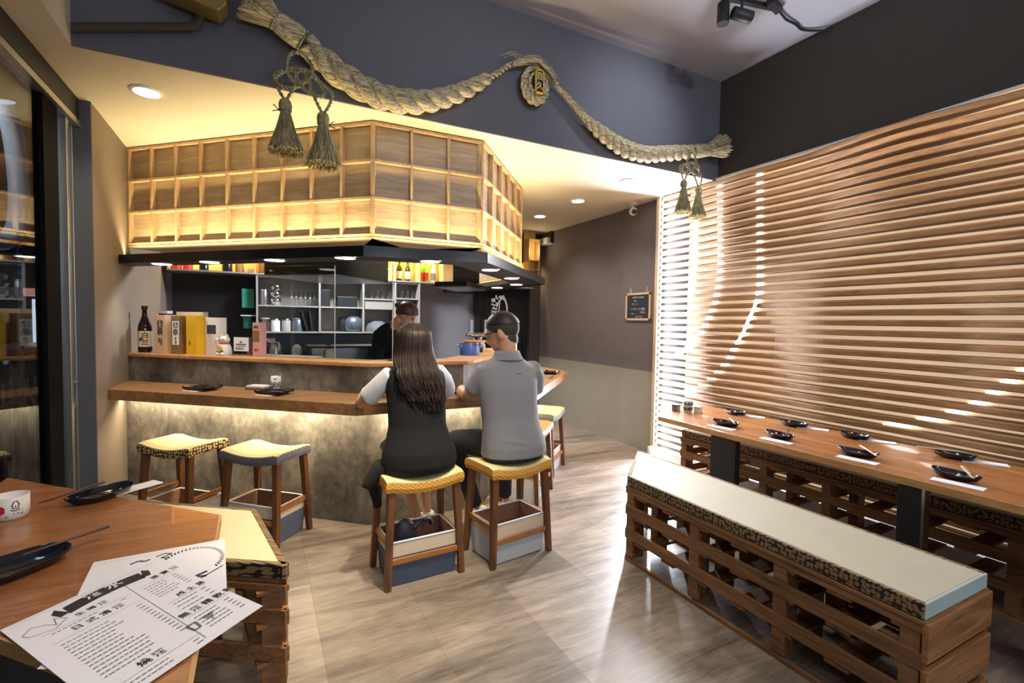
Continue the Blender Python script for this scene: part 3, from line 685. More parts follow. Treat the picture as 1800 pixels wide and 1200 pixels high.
SM = [(-0.87, 0.17, 0.05, 'red', 'small reddish jar at the left end of the lit shelf'), (-0.76, 0.15, 0.05, 'red', 'second reddish jar from the left on the lit shelf'), (-0.60, 0.14, 0.05, 'black', 'small black jar on the lit shelf above the black panel'),
      (-0.36, 0.24, 0.055, 'black', 'tall black jar on the lit shelf above the black panel'), (0.03, 0.17, 0.05, 'boxbrown', 'amber jar in the narrow lit cubby left of the hood'), (-0.23, 0.19, 0.045, 'boxbrown', 'amber bottle right of the tall black jar'),
      (3.47, 0.14, 0.04, 'black', 'small dark jar on the lit shelf above the curtain, left one'), (3.62, 0.14, 0.04, 'boxbrown', 'small dark jar on the lit shelf above the curtain, middle one'), (3.76, 0.14, 0.04, 'black', 'small dark jar on the lit shelf above the curtain, right one')]
for (x, h, r, m_, lab) in SM:
    b = thing('spirit_jar', lab, 'jar', (x, 6.88, 2.05), group='jars on the lit wall shelf')
    obj('body', MB().lathe([(r, 0), (r, h * 0.75), (r * 0.7, h * 0.86), (r * 0.7, h * 0.88)], 16), m_, b)
    obj('lid', MB().lathe([(r * 0.78, h * 0.88), (r * 0.78, h)], 16), 'gold', b)
for i, x in enumerate((-0.15, -0.105)):
    tag(obj('white_dish', MB().lathe([(0.02, 0), (0.03, 0.03), (0.034, 0.05)], 14, (x, 6.86, 2.05)), 'white'), 'small white cup on the lit shelf near its grey divider', 'cup', 'small white cups on the lit shelf')

# glassware and tins on the grey shelving
def glass_thing(kind, x, z, label, group):
    if kind == 'wine':
        pr = [(0.032, 0), (0.004, 0.006), (0.004, 0.075), (0.02, 0.09), (0.036, 0.12), (0.036, 0.15), (0.028, 0.185)]
    else:
        pr = [(0.026, 0), (0.03, 0.01), (0.034, 0.11)]
    o = obj('wine_glass' if kind == 'wine' else 'tumbler', MB().lathe(pr, 14, capt=False), 'clearplastic'); o.location = (x, 6.9, z)
    return tag(o, label, 'glass', group)
for i in range(6): glass_thing('wine', 0.36 + i * 0.055, 1.664, 'stemmed wine glass in the cluster on the upper kitchen shelf', 'wine glasses on the kitchen shelf')
for i in range(5): glass_thing('tumbler', 1.28 + i * 0.08, 1.789, 'clear tumbler on the raised kitchen shelf behind the glass', 'tumblers on the raised kitchen shelf')
for i in range(4): glass_thing('tumbler', 1.70 + i * 0.08, 1.809, 'clear tumbler above the cook on the shelf', 'tumblers above the cook')
def canister(x, z, r, h, m_, lab, grp, lid=None):
    o = thing('canister', lab, 'canister', (x, 6.9, z), group=grp)
    obj('body', MB().lathe([(r, 0), (r, h * 0.92), (r * 0.97, h * 0.93)], 18), m_, o)
    if lid: obj('lid', MB().lathe([(r * 1.04, h * 0.9), (r * 1.04, h), (r * 0.5, h * 1.03)], 18), lid, o)
    return o
canister(0.04, 1.664, 0.04, 0.2, 'steel', 'slim steel shaker at the left end of the upper grey shelf', 'metalware on the grey shelving', 'chrome')
for i in range(3):
    o = obj('steel_bowl', MB().lathe([(0.03, 0), (0.06, 0.03), (0.066, 0.085), (0.062, 0.085)], 18), 'chrome'); o.location = (0.17, 6.9, 1.664 + i * 0.088)
    tag(o, ['shiny steel bowl, bottom of the stack of three', 'shiny steel bowl, middle of the stack of three', 'shiny steel bowl, topmost of the stack of three'][i], 'bowl', 'stacked steel bowls')
canister(0.05, 1.334, 0.055, 0.17, 'clearplastic', 'clear jar at the left end of the lower grey shelf', 'canisters on the lower grey shelf', 'greymelamine')
canister(0.165, 1.334, 0.055, 0.16, 'white', 'white canister on the lower grey shelf', 'canisters on the lower grey shelf', 'steel')
canister(0.29, 1.334, 0.055, 0.16, 'greymelamine', 'grey canister between the white one and the printed tin', 'canisters on the lower grey shelf', 'steel')
canister(0.43, 1.334, 0.075, 0.17, 'ventgrey', 'wide printed tin on the lower grey shelf', 'canisters on the lower grey shelf', 'ink2')
for i, (x, a) in enumerate(((0.56, -0.25), (0.62, -0.12))):
    o = obj('serving_board', MB().box(-0.012, 0.012, -0.11, 0.11, 0, 0.26), 'blackmatte', bevel=0.004); o.location = (x - 0.03, 6.9, 1.345); o.rotation_euler = (0, a, 0)
    tag(o, ['dark leaning board next to the printed tin', 'dark leaning board nearest the shelf upright'][i], 'board', 'dark boards leaning on the shelf')
o = obj('bottle_crate', MB().box(-0.055, 0.055, -0.08, 0.08, 0, 0.22), 'blackmatte', bevel=0.004); o.location = (0.76, 6.9, 1.664); tag(o, 'small black grid crate on the upper grey shelf', 'crate')
o = obj('storage_bin', MB().box(-0.13, 0.13, -0.1, 0.1, 0, 0.14), 'blackmatte', bevel=0.008); o.location = (1.03, 6.9, 1.664); tag(o, 'low dark storage bin on the upper grey shelf', 'bin')
o = obj('drawer_box', MB().box(-0.19, 0.19, -0.12, 0.12, 0, 0.13), 'greymelamine', bevel=0.004); o.location = (1.445, 6.9, 1.64); tag(o, 'pale blank drawer box under the tumblers', 'box')
o = obj('jug', MB().lathe([(0.05, 0), (0.06, 0.05), (0.06, 0.14), (0.045, 0.18), (0.05, 0.2)], 18), 'blackmatte'); o.location = (0.98, 6.9, 1.334); tag(o, 'dark jug on the lower grey shelf behind the glass', 'jug')
o = obj('rice_cooker', MB().lathe([(0.10, 0), (0.13, 0.04), (0.13, 0.14), (0.09, 0.2), (0.02, 0.22)], 22), 'ventgrey'); o.location = (1.12, 6.9, 1.334); tag(o, 'round grey rice cooker on the lower grey shelf', 'rice cooker')
o = obj('woven_dome', MB().lathe([(0.17, 0), (0.17, 0.05), (0.13, 0.11), (0.05, 0.15)], 22), 'ink2'); o.location = (1.45, 6.9, 1.334); tag(o, 'grey domed cover on the lower shelf beside the cook', 'cover')
o = thing('paper_bag', 'teal bag hanging at the left side of the grey shelving', 'bag', (-0.14, 6.9, 1.62))
obj('body', MB().box(-0.07, 0.07, -0.05, 0.05, 0, 0.24), 'teal', o, bevel=0.01); obj('shelf_bracket', MB().box(-0.08, 0.09, -0.1, 0.1, -0.10, -0.085), 'white', o)
o = obj('teal_tin', MB().lathe([(0.05, 0), (0.05, 0.14)], 18), 'teal'); o.location = (-0.15, 6.9, 1.37); tag(o, 'teal tin below the teal bag', 'tin')
o = obj('socket_plate', MB().box(-0.085, 0.085, -0.01, 0.0, -0.04, 0.04), 'white', bevel=0.003); o.location = (0.08, 7.06, 1.20); tag(o, 'white socket plate on the navy splashback', 'socket')
# curtain with brush writing
t = thing('noren_curtain', 'black hanging curtain with white brush lettering on the back wall', 'curtain', (3.38, 6.95, 0.8))
mb = MB(); vs = []; fs = []; n = 60
for i in range(n + 1):
    x = 2.93 + 0.9 * i / n; y = 6.93 + 0.012 * math.sin(i * 0.9); vs += [(x, y, 0.8), (x, y, 2.0), (x, y + 0.006, 2.0), (x, y + 0.006, 0.8)]
for i in range(n):
    for j in range(4): fs.append((i * 4 + j, (i + 1) * 4 + j, (i + 1) * 4 + (j + 1) % 4, i * 4 + (j + 1) % 4))
obj('cloth', MB().add(vs, fs, True), 'noren', t, world=True)
obj('rod', MB().tube([(2.90, 6.94, 2.01), (3.86, 6.94, 2.01)], 0.012, 8), 'blackmatte', t, world=True)
def brush(pts, w, parent, name='brush_stroke', mat='white', y=6.912):
    k = len(pts); mbx = MB(); vs = []; fs = []
    for i, (x, z) in enumerate(pts):
        a = pts[max(i - 1, 0)]; b = pts[min(i + 1, k - 1)]; dx, dz = b[0] - a[0], b[1] - a[1]; l = math.hypot(dx, dz) or 1; ww = w[i] / 2
        nx, nz = -dz / l * ww, dx / l * ww; vs += [(x + nx, y, z + nz), (x - nx, y, z - nz), (x - nx, y - 0.002, z - nz), (x + nx, y - 0.002, z + nz)]
    for i in range(k - 1):
        for j in range(4): fs.append((i * 4 + j, i * 4 + (j + 1) % 4, (i + 1) * 4 + (j + 1) % 4, (i + 1) * 4 + j))
    fs += [(3, 2, 1, 0), ((k - 1) * 4, (k - 1) * 4 + 1, (k - 1) * 4 + 2, (k - 1) * 4 + 3)]
    mbx.add(vs, fs); return obj(name, mbx, mat, parent, world=True, clean=True)
brush([(3.28, 1.915), (3.29, 1.85), (3.30, 1.80), (3.30, 1.73)], [0.02, 0.05, 0.05, 0.03], t)
brush([(3.20, 1.83), (3.26, 1.835), (3.32, 1.82)], [0.05, 0.06, 0.04], t)
brush([(3.33, 1.90), (3.37, 1.87), (3.40, 1.89), (3.44, 1.84), (3.47, 1.76), (3.48, 1.66), (3.47, 1.58)], [0.03, 0.08, 0.07, 0.03, 0.03, 0.03, 0.02], t)
brush([(3.34, 1.84), (3.34, 1.74), (3.33, 1.64)], [0.03, 0.015, 0.02], t)
brush([(3.20, 1.77), (3.27, 1.76), (3.22, 1.71), (3.30, 1.70)], [0.03, 0.03, 0.03, 0.03], t)
brush([(3.22, 1.66), (3.31, 1.65), (3.30, 1.60), (3.22, 1.60), (3.23, 1.65)], [0.03, 0.03, 0.03, 0.03, 0.02], t)
brush([(3.22, 1.68), (3.22, 1.52)], [0.03, 0.03], t)

# glass screens on the service shelf
for i, (a, b, lab) in enumerate((((0.065, 4.37), (0.508, 3.966), 'tall clear glass screen standing on the bar shelf, left pane'), ((0.518, 3.956), (0.874, 3.632), 'tall clear glass screen standing on the bar shelf, right pane'))):
    o = thing('glass_screen', lab, 'glass screen', ((a[0] + b[0]) / 2, (a[1] + b[1]) / 2, 1.188), group='glass screens on the bar shelf')
    d = Vector((b[0] - a[0], b[1] - a[1], 0)); nn = Vector((-d.y, d.x, 0)).normalized() * 0.003
    obj('pane', MB().prism([(a[0] - nn.x, a[1] - nn.y), (b[0] - nn.x, b[1] - nn.y), (b[0] + nn.x, b[1] + nn.y), (a[0] + nn.x, a[1] + nn.y)], 1.189, 1.915), 'glass', o, world=True)
    obj('edge', MB().beam((b[0], b[1], 1.19), (b[0], b[1], 1.914), 0.006, 0.008), 'alum', o, world=True)
# range hoods
def hood(pl, z0, z1, lab, mat):
    c = sum((Vector(p) for p in pl), Vector((0, 0))) / len(pl)
    o = thing('range_hood', lab, 'range hood', (c.x, c.y, z0), group='range hoods over the kitchen')
    obj('shell', MB().prism(pl, z0 + 0.012, z1), mat, o, world=True, bevel=0.004)
    pl2 = [tuple(c + (Vector(p) - c) * 1.015) for p in pl]
    obj('bottom_rim', MB().prism(pl2, z0, z0 + 0.012), 'steel', o, world=True)
    obj('flue', MB().cbox((c.x, c.y, (z1 + CEIL) / 2), 0.3, 0.3, CEIL - z1 - 0.002), mat, o, world=True)
    return o
hood([(0.03, 5.15), (0.61, 4.66), (1.24, 5.36), (0.66, 5.87)], 1.895, 2.25, 'big dark steel range hood seen through the glass screen', 'black')
hood([(1.60, 4.86), (1.86, 4.62), (2.28, 5.10), (2.02, 5.34)], 1.845, 1.905, 'low black range hood under the right side of the canopy', 'black')
# kitchenware on shelf and worktop
o = thing('kettle', 'small steel kettle with black handle behind the bar shelf', 'kettle', (0.13, 5.5, 0.9))
obj('body', MB().lathe([(0.06, 0.2), (0.065, 0.24), (0.045, 0.34), (0.03, 0.36)], 18), 'steel', o); obj('handle', MB().tube([(-0.04, 0, 0.34), (-0.1, 0, 0.36), (-0.12, 0, 0.28), (-0.1, 0, 0.2)], 0.012, 8), 'blackmatte', o)
obj('stand', MB().box(-0.08, 0.08, -0.08, 0.08, 0, 0.2), 'steel', o)
o = thing('pump_bottle', 'white pump bottle standing behind the glass screen', 'bottle', (0.62, 5.21, 0.9))
obj('body', MB().lathe([(0.045, 0.2), (0.045, 0.27), (0.015, 0.3)], 16), 'white', o); obj('pump', MB().tube([(0, 0, 0.3), (0, 0, 0.34), (-0.04, 0, 0.345)], 0.008, 8), 'blackmatte', o); obj('stand', MB().box(-0.06, 0.06, -0.06, 0.06, 0, 0.2), 'steel', o)
o = thing('folded_cloth', 'crumpled pale cloth behind the glass screen', 'cloth', (0.33, 5.5, 0.90)); obj('cloth', MB().ball((0, 0, 0.26), 0.05, 0.05, 0.075), 'whitetee', o); obj('holder', MB().box(-0.05, 0.05, -0.05, 0.05, 0, 0.2), 'steel', o)
o = thing('sink_trough', 'long dark metal trough at the kitchen worktop', 'trough', (0.85, 5.5, 0.0)); obj('basin', MB().box(-0.4, 0.4, -0.2, 0.2, 0.90, 1.21), 'steel', o, bevel=0.01); obj('rim', MB().box(-0.42, 0.42, -0.22, 0.22, 1.205, 1.22), 'blackmatte', o)
o = thing('prep_table', 'steel preparation table in the middle of the kitchen', 'table', (0.8, 5.45, 0)); obj('table_top', MB().box(-0.7, 0.7, -0.30, 0.33, 0.86, 0.90), 'steel', o, bevel=0.004)
for (x, y) in ((-0.66, -0.26), (0.66, -0.26), (-0.66, 0.29), (0.66, 0.29)): obj('leg', MB().box(x - 0.02, x + 0.02, y - 0.02, y + 0.02, 0, 0.86), 'steel', o)
place_origin(single('paper_mat', MB().prism([(-0.05, 4.62), (0.40, 4.20), (0.46, 4.27), (0.02, 4.68)], 1.1885, 1.1925), 'paper', 'white paper mat lying on the bar shelf in front of the glass', 'mat'))
o = thing('enamel_pot', 'blue enamel pot on the shelf between the two diners', 'pot', (1.72, 4.18, 1.188))
obj('body', MB().lathe([(0.085, 0), (0.09, 0.01), (0.09, 0.115), (0.086, 0.118)], 24), 'blue', o); obj('band', MB().lathe([(0.091, 0.106), (0.093, 0.12), (0.088, 0.12)], 24, capb=False, capt=False), 'steel', o)
for s_ in (-1, 1): obj('handle', MB().tube([(s_ * 0.09, -0.03, 0.08), (s_ * 0.12, -0.02, 0.085), (s_ * 0.12, 0.02, 0.085), (s_ * 0.09, 0.03, 0.08)], 0.006, 8), 'steel', o)
o = thing('tap_tower', 'beer tap tower with two white handles by the man', 'beer tap', (2.0, 4.95, 1.188)); o.location = (2.08, 4.76, 1.188)
obj('column', MB().lathe([(0.05, 0), (0.05, 0.02), (0.025, 0.03), (0.025, 0.15)], 18), 'chrome', o)
obj('crossbar', MB().tube([(-0.16, 0, 0.17), (0.24, 0, 0.17)], 0.020, 12), 'chrome', o)
for dx in (-0.10, 0.06):
    h_ = obj('tap', MB().tube([(dx, 0, 0.17), (dx, -0.05, 0.16), (dx, -0.06, 0.09)], 0.011, 8), 'chrome', o)
    obj('tap_handle', MB().lathe([(0.018, 0.19), (0.010, 0.21), (0.015, 0.32), (0.010, 0.33)], 12, (dx, 0, 0)), 'white', h_)
obj('gauge', MB().tube([(0.22, -0.02, 0.20), (0.22, 0.02, 0.20)], 0.03, 14), 'chrome', o)
o = thing('lid_board', 'round wooden lid lying on the blue pot', 'lid', (1.76, 4.18, 1.309)); obj('disc', MB().lathe([(0.12, 0), (0.12, 0.012)], 24), 'shelfwood', o); obj('knob', MB().lathe([(0.012, 0.012), (0.014, 0.03)], 10), 'shelfwood', o)
for i, (x, y, h) in enumerate(((1.90, 4.42, 0.10), (1.97, 4.50, 0.08), (2.03, 4.57, 0.11), (2.26, 4.78, 0.12))):
    o = thing('sauce_bottle', ['short clear sauce bottle right of the blue pot', 'squat dark sauce bottle second right of the blue pot', 'clear sauce bottle below the beer taps', 'pale sauce bottle beside the man\'s neck'][i], 'bottle', (x, y, 1.188), group='sauce bottles on the shelf by the man')
    obj('body', MB().lathe([(0.024, 0), (0.024, h * 0.6), (0.01, h * 0.85)], 14), ['bottleclear', 'bottlebrown', 'bottleclear', 'pink'][i], o); obj('cap', MB().lathe([(0.011, h * 0.85), (0.011, h)], 12), ['white', 'red', 'white', 'white'][i], o)

# ================================================================== DINING FURNITURE
# --- stools: local frame, x = long side, front edge at -y, seat top 0.62
def make_stool(label, group, band, topm='tatamiseat', loc=(0, 0, 0), rz=0):
    t = thing('bar_stool', label, 'stool', loc, rz, group)
    Lx, Ly, H0 = 0.46, 0.32, 0.60
    N = 14; vs = []; fs = []
    def topz(u): return H0 - 0.012 + 0.034 * (abs(2 * u) ** 2.0)
    # saddle seat pad (top) and fabric band round it
    for i in range(N + 1):
        u = i / N - 0.5
        for j in range(9):
            v = j / 8 - 0.5; e = max(abs(2 * u) - 0.9, 0) * 0.10 + max(abs(2 * v) - 0.85, 0) * 0.06
            vs.append((u * Lx, v * Ly, topz(u) + 0.004 - e))
    for i in range(N):
        for j in range(8): fs.append((i * 9 + j, (i + 1) * 9 + j, (i + 1) * 9 + j + 1, i * 9 + j + 1))
    per = [i * 9 for i in range(N + 1)] + [N * 9 + j for j in range(1, 9)] + [i * 9 + 8 for i in range(N - 1, -1, -1)] + [j for j in range(7, 0, -1)]
    o0 = len(vs)
    for k in per: v = Vector(vs[k]); vs.append((v.x, v.y, v.z - 0.012))
    n = len(per)
    for k in range(n): fs.append((per[k], per[(k + 1) % n], o0 + (k + 1) % n, o0 + k))
    fs.append(tuple(o0 + k for k in range(n - 1, -1, -1)))
    obj('seat_pad', MB().add(vs, fs, False), topm, t, clean=True)
    mb = MB(); bv = []; bf = []
    for k in per:
        v = Vector(vs[k]); q = Vector((v.x * 1.015, v.y * 1.02, v.z - 0.006)); bv += [q, Vector((q.x * 1.005, q.y * 1.01, q.z - 0.03)), Vector((v.x * 0.99, v.y * 0.985, q.z - 0.056))]
    for k in range(n):
        a = k * 3; b = ((k + 1) % n) * 3; bf += [(a, b, b + 1, a + 1), (a + 1, b + 1, b + 2, a + 2)]
    obj('seat_band', mb.add(bv, bf), band, t, clean=True)
    tx, ty, bx, by = Lx / 2 - 0.035, Ly / 2 - 0.035, Lx / 2 - 0.008, Ly / 2 + 0.0
    for sx in (-1, 1):
        for sy in (-1, 1):
            obj('leg', MB().beam((sx * bx, sy * by, 0), (sx * tx, sy * ty, 0.575), 0.034, 0.034, (0, 1, 0), 0.042, 0.042), 'leg', t, bevel=0.003)
    def at(z): f = z / 0.575; return bx + (tx - bx) * f, by + (ty - by) * f
    X1, Y1 = at(0.15); X2, Y2 = at(0.24)
    for sy in (-1, 1): obj('stretcher', MB().beam((-X1, sy * Y1, 0.15), (X1, sy * Y1, 0.15), 0.016, 0.032), 'stretcher', t, bevel=0.002)
    for sx in (-1, 1): obj('stretcher', MB().beam((sx * X2, -Y2, 0.24), (sx * X2, Y2, 0.24), 0.016, 0.032), 'stretcher', t, bevel=0.002)
    return t
SG = 'stools along the bar'
make_stool('bar stool with tatami seat and brown dotted band, leftmost at the bar', SG, 'brocade2', loc=(-0.495, 4.16, 0), rz=math.radians(-43))
make_stool('bar stool with tatami seat and blue wave band, second from the left wall', SG, 'bluewave', loc=(0.03, 3.73, 0), rz=math.radians(-43))
make_stool('yellow-banded bar stool the long-haired woman sits on', SG, 'yellow', loc=(0.83, 2.815, 0), rz=math.radians(3))
make_stool('yellow-banded bar stool the man in grey sits on', SG, 'yellow', loc=(1.435, 2.80, 0), rz=math.radians(9))
make_stool('bar stool with plain orange leather seat behind the man', SG, 'orange', 'orange', loc=(2.05, 3.64, 0), rz=math.radians(43))
make_stool('bar stool with grey-green wave band, nearest the corridor', SG, 'greywave', loc=(2.56, 4.22, 0), rz=math.radians(43))
# --- storage baskets under the stools
def make_basket(label, outer, loc, rz, h=0.25, lx=0.40, ly=0.27):
    t = thing('storage_basket', label, 'basket', loc, rz, 'fabric baskets under the stools')
    a, b = lx / 2, ly / 2
    def ringbox(k, z): return [(-a * k, -b * k, z), (a * k, -b * k, z), (a * k, b * k, z), (-a * k, b * k, z)]
    vs = ringbox(0.95, 0.004) + ringbox(1.0, h * 0.5) + ringbox(1.0, h); fs = [(3, 2, 1, 0)]
    for k in range(2):
        for j in range(4): fs.append((k * 4 + j, k * 4 + (j + 1) % 4, (k + 1) * 4 + (j + 1) % 4, (k + 1) * 4 + j))
    obj('outer_shell', MB().add(vs, fs), outer, t)
    i = 0.96
    vs = ringbox(i, h) + ringbox(i * 0.95, 0.02); fs = [(j, (j + 1) % 4 + 0, 4 + (j + 1) % 4, 4 + j) for j in range(4)]; fs = [tuple(reversed(f)) for f in fs] + [(4, 5, 6, 7)]
    obj('lining', MB().add(vs, fs), 'basketlining', t)
    obj('rim', MB().tube([(-a * .98, -b * .98, h), (a * .98, -b * .98, h), (a * .98, b * .98, h), (-a * .98, b * .98, h)], 0.007, 6, closed=True), 'whitetee', t)
    return t
bk = make_basket('cream and slate-blue canvas basket under the woman\'s stool', 'basketblue', (0.83, 2.815, 0), math.radians(3))
make_basket('cream and white canvas basket with brown lining under the man\'s stool', 'basketwhite', (1.435, 2.80, 0), math.radians(9))
make_basket('cream and blue canvas basket under the blue-banded stool', 'basketblue', (0.03, 3.73, 0), math.radians(-43))
make_basket('canvas basket under the leftmost bar stool', 'basketwhite', (-0.495, 4.16, 0), math.radians(-43), h=0.20)
make_basket('canvas basket under the orange stool', 'basketwhite', (2.05, 3.64, 0), math.radians(43))
make_basket('canvas basket under the stool nearest the corridor', 'basketwhite', (2.56, 4.22, 0), math.radians(43), h=0.22)
o = thing('handbag', 'small round navy handbag lying in the woman\'s basket', 'bag', (0.75, 2.80, 0.03))
obj('body', MB().ball((0, 0, 0.14), 0.085, 0.05, 0.16), 'navybag', o)
obj('handle', MB().tube([(0.05, -0.02, 0.24), (0.10, 0.0, 0.27), (0.16, 0.02, 0.262), (0.18, 0.05, 0.22)], 0.012, 8), 'navybag', o)
obj('stud', MB().ball((-0.01, -0.045, 0.23), 0.006, 0.005, 0.006, 8), 'chrome', o)

# --- pallet benches
def pallet_bench(label, poly, ztop, loc, posts, rail_lines, cross, group='pallet benches', pm='pallet', px_='palletx'):
    """poly footprint; rail_lines: list of (a,b) board lines; cross: list of (a,b) deck boards; posts: list of (x,y)"""
    t = thing('pallet_bench', label, 'bench', loc, 0, group)
    for (x, y, rz) in posts: obj('block', MB().cbox((x, y, ztop / 2 + 0.005), 0.09, 0.062, ztop - 0.05, rz), pm, t, world=True, bevel=0.003)
    for (a, b) in rail_lines:
        for (z0, z1) in ((0.0, 0.022), (0.145, 0.205), (0.295, 0.355), (ztop - 0.045, ztop - 0.02)):
            obj('rail_board', MB().beam((a[0], a[1], (z0 + z1) / 2), (b[0], b[1], (z0 + z1) / 2), 0.02, z1 - z0), pm, t, world=True, bevel=0.002)
    for (a, b) in cross:
        for z in (0.13, 0.285, ztop - 0.055):
            obj('deck_board', MB().beam((a[0], a[1], z), (b[0], b[1], z), 0.095, 0.016), px_, t, world=True, bevel=0.002)
    obj('top_deck', MB().prism(poly, ztop - 0.018, ztop), pm, t, world=True, bevel=0.003)
    return t
def cushion(label, poly, z0, z1, loc, border_sides, topm, bw=0.03, endm=None, end_sides=()):
    t = thing('tatami_cushion', label, 'cushion', loc, 0, 'tatami cushions on the pallet benches')
    obj('tatami_mat', MB().prism(poly, z0 + 0.001, z1), topm, t, world=True, bevel=0.008)
    n = len(poly); c = sum((Vector(p) for p in poly), Vector((0, 0))) / n
    for k in range(n):
        if k not in border_sides: continue
        p, q = Vector(poly[k]), Vector(poly[(k + 1) % n]); d = (q - p).normalized(); nn = Vector((d.y, -d.x))
        if nn.dot((p + q) / 2 - c) < 0: nn = -nn
        obj('brocade_border', MB().prism([p + nn * 0.006, q + nn * 0.006, q - nn * bw, p - nn * bw], z0 + 0.002, z1 + 0.002), 'brocade', t, world=True, bevel=0.006)
    for k in end_sides:
        p, q = Vector(poly[k]), Vector(poly[(k + 1) % n]); d = (q - p).normalized(); nn = Vector((d.y, -d.x))
        if nn.dot((p + q) / 2 - c) < 0: nn = -nn
        obj('cloth_end', MB().prism([p + nn * 0.004, q + nn * 0.004, q - nn * 0.004, p - nn * 0.004], z0 + 0.002, z1 + 0.0005), endm, t, world=True, bevel=0.003)
    return t
MAT['paleblue'] = paint('pale_blue_cushion_cloth', srgb(168, 186, 184), 0.8, 0.06)
Y0, Y1, Y2, X0, X1 = 0.80, 2.365, 2.82, 2.05, 2.56
yy = [0.845, 1.335, 1.82, 2.325]; posts = [(X0 + 0.05, y, 0) for y in yy] + [(X1 - 0.05, y, 0) for y in (0.845, 1.335, 1.82, 2.3, 2.72)] + [((X0 + X1) / 2, y, 0) for y in (0.845, 1.335, 1.82, 2.325)]
cross = [((X0 + 0.01, 0.86 + 0.23 * k), (X1 - 0.01, 0.86 + 0.23 * k)) for k in range(7)]
pallet_bench('long pallet bench nearest the camera, in front of the long table', [(X0, Y0), (X0, Y1), (X1, Y2), (X1, Y0)], 0.475, (2.3, 1.6, 0), posts,
             [((X0 + 0.012, Y0), (X0 + 0.012, Y1)), ((X1 - 0.012, Y0), (X1 - 0.012, Y2 - 0.02)), ((X0 + 0.02, Y1), (X1 - 0.02, Y2 - 0.01))], cross)
o = thing('end_boards', '', 'x'); bpy.data.objects.remove(o)
bench = [o for o in bpy.data.objects if o.name == 'pallet_bench'][0]
obj('end_board', MB().box(X0 + 0.0, X1, Y0 - 0.012, Y0 + 0.008, 0.33, 0.47), 'palletx', bench, world=True, bevel=0.003)
obj('end_board', MB().box(X0 + 0.0, X1, Y0 - 0.012, Y0 + 0.008, 0.16, 0.30), 'palletx', bench, world=True, bevel=0.003)
obj('end_board', MB().box(X0 + 0.0, X1, Y0 - 0.012, Y0 + 0.008, 0.0, 0.12), 'palletx', bench, world=True, bevel=0.003)
cushion('long tatami cushion with brocade border on the nearest bench', [(X0 + 0.012, Y0 + 0.008), (X0 + 0.012, Y1 - 0.008), (X1 - 0.01, Y2 - 0.01), (X1 - 0.01, Y0 + 0.008)], 0.475, 0.535, (2.3, 1.6, 0.475), (0, 1, 2), 'tatamigreen', 0.018, 'paleblue', (3,))
# wall bench, two pallets long
X0, X1, Y0, Y1 = 3.42, 3.86, -0.6, 3.22
posts = [(X0 + 0.05, y, 0) for y in (-0.55, 0.1, 0.62, 0.98, 1.45, 1.92, 2.39, 2.80, 3.18)] + [(X1 - 0.05, y, 0) for y in (-0.55, 0.1, 0.98, 1.92, 2.39, 3.18)]
cross = [((X0 + 0.01, -0.5 + 0.28 * k), (X1 - 0.01, -0.5 + 0.28 * k)) for k in range(14)]
pallet_bench('long pallet bench against the slatted wall, behind the long table', [(X0, Y0), (X0, Y1), (X1, Y1), (X1, Y0)], 0.475, (3.6, 1.3, 0), posts,
             [((X0 + 0.012, Y0), (X0 + 0.012, Y1)), ((X1 - 0.012, Y0), (X1 - 0.012, Y1)), ((X0 + 0.02, Y1 - 0.01), (X1 - 0.02, Y1 - 0.01))], cross)
cushion('tatami cushion on the wall bench, its brocade edge seen under the table', [(X0 + 0.012, Y0 + 0.01), (X0 + 0.012, Y1 - 0.01), (X1 - 0.01, Y1 - 0.01), (X1 - 0.01, Y0 + 0.01)], 0.475, 0.535, (3.6, 1.3, 0.475), (0, 1), 'tatamigreen', 0.03)
# left bench beyond the left table
LP = [(0.085, 2.06), (-0.03, 2.735), (-0.80, 3.29), (-0.90, 2.70)]
posts = [(0.045, 2.13, -0.15), (-0.035, 2.64, -0.15), (-0.40, 2.43, -0.5), (-0.42, 2.94, -0.6), (-0.80, 2.72, -0.5), (-0.76, 3.2, -0.6)]
cross = []
for k in range(5):
    f = 0.06 + k * 0.22; a = Vector(LP[0]).lerp(Vector(LP[3]), f); b = Vector(LP[1]).lerp(Vector(LP[2]), f); cross.append(((a.x, a.y), (b.x, b.y)))
pallet_bench('short pallet bench beside the left table', LP, 0.475, (-0.4, 2.7, 0), posts, [(LP[0], LP[1]), (LP[0], LP[3]), (LP[1], LP[2])], cross, pm='palletleft', px_='palletleft')
cushion('tatami cushion with wide brocade edge beside the left table', LP, 0.475, 0.535, (-0.4, 2.7, 0.475), (0, 1, 3), 'tatami', 0.022)

# --- long table
t = thing('long_table', 'long reddish oak table by the slatted wall set with plates', 'table', (3.32, 1.2, 0))
obj('table_top', MB().prism([(2.92, -0.6), (2.92, 2.985), (3.34, 3.385), (3.735, 3.385), (3.735, -0.6)], 0.702, 0.74), 'table', t, world=True, bevel=0.002)
obj('edge_band', MB().box(2.914, 2.921, -0.6, 2.985, 0.701, 0.739), 'tabledge', t, world=True)
for (a, b) in ((2.26, 2.47), (1.185, 1.29), (0.60, 0.77), (-0.5, -0.3)):
    l_ = obj('leg', MB().box(2.935, 2.985, a, b, 0, 0.702), 'blackmatte', t, world=True, bevel=0.002)
    obj('foot_plate', MB().box(2.92, 3.5, a, b, 0, 0.012), 'blackmatte', t, world=True)
obj('leg_edge_trim', MB().box(2.933, 2.990, 1.172, 1.185, 0.002, 0.700), 'steel', t, world=True)
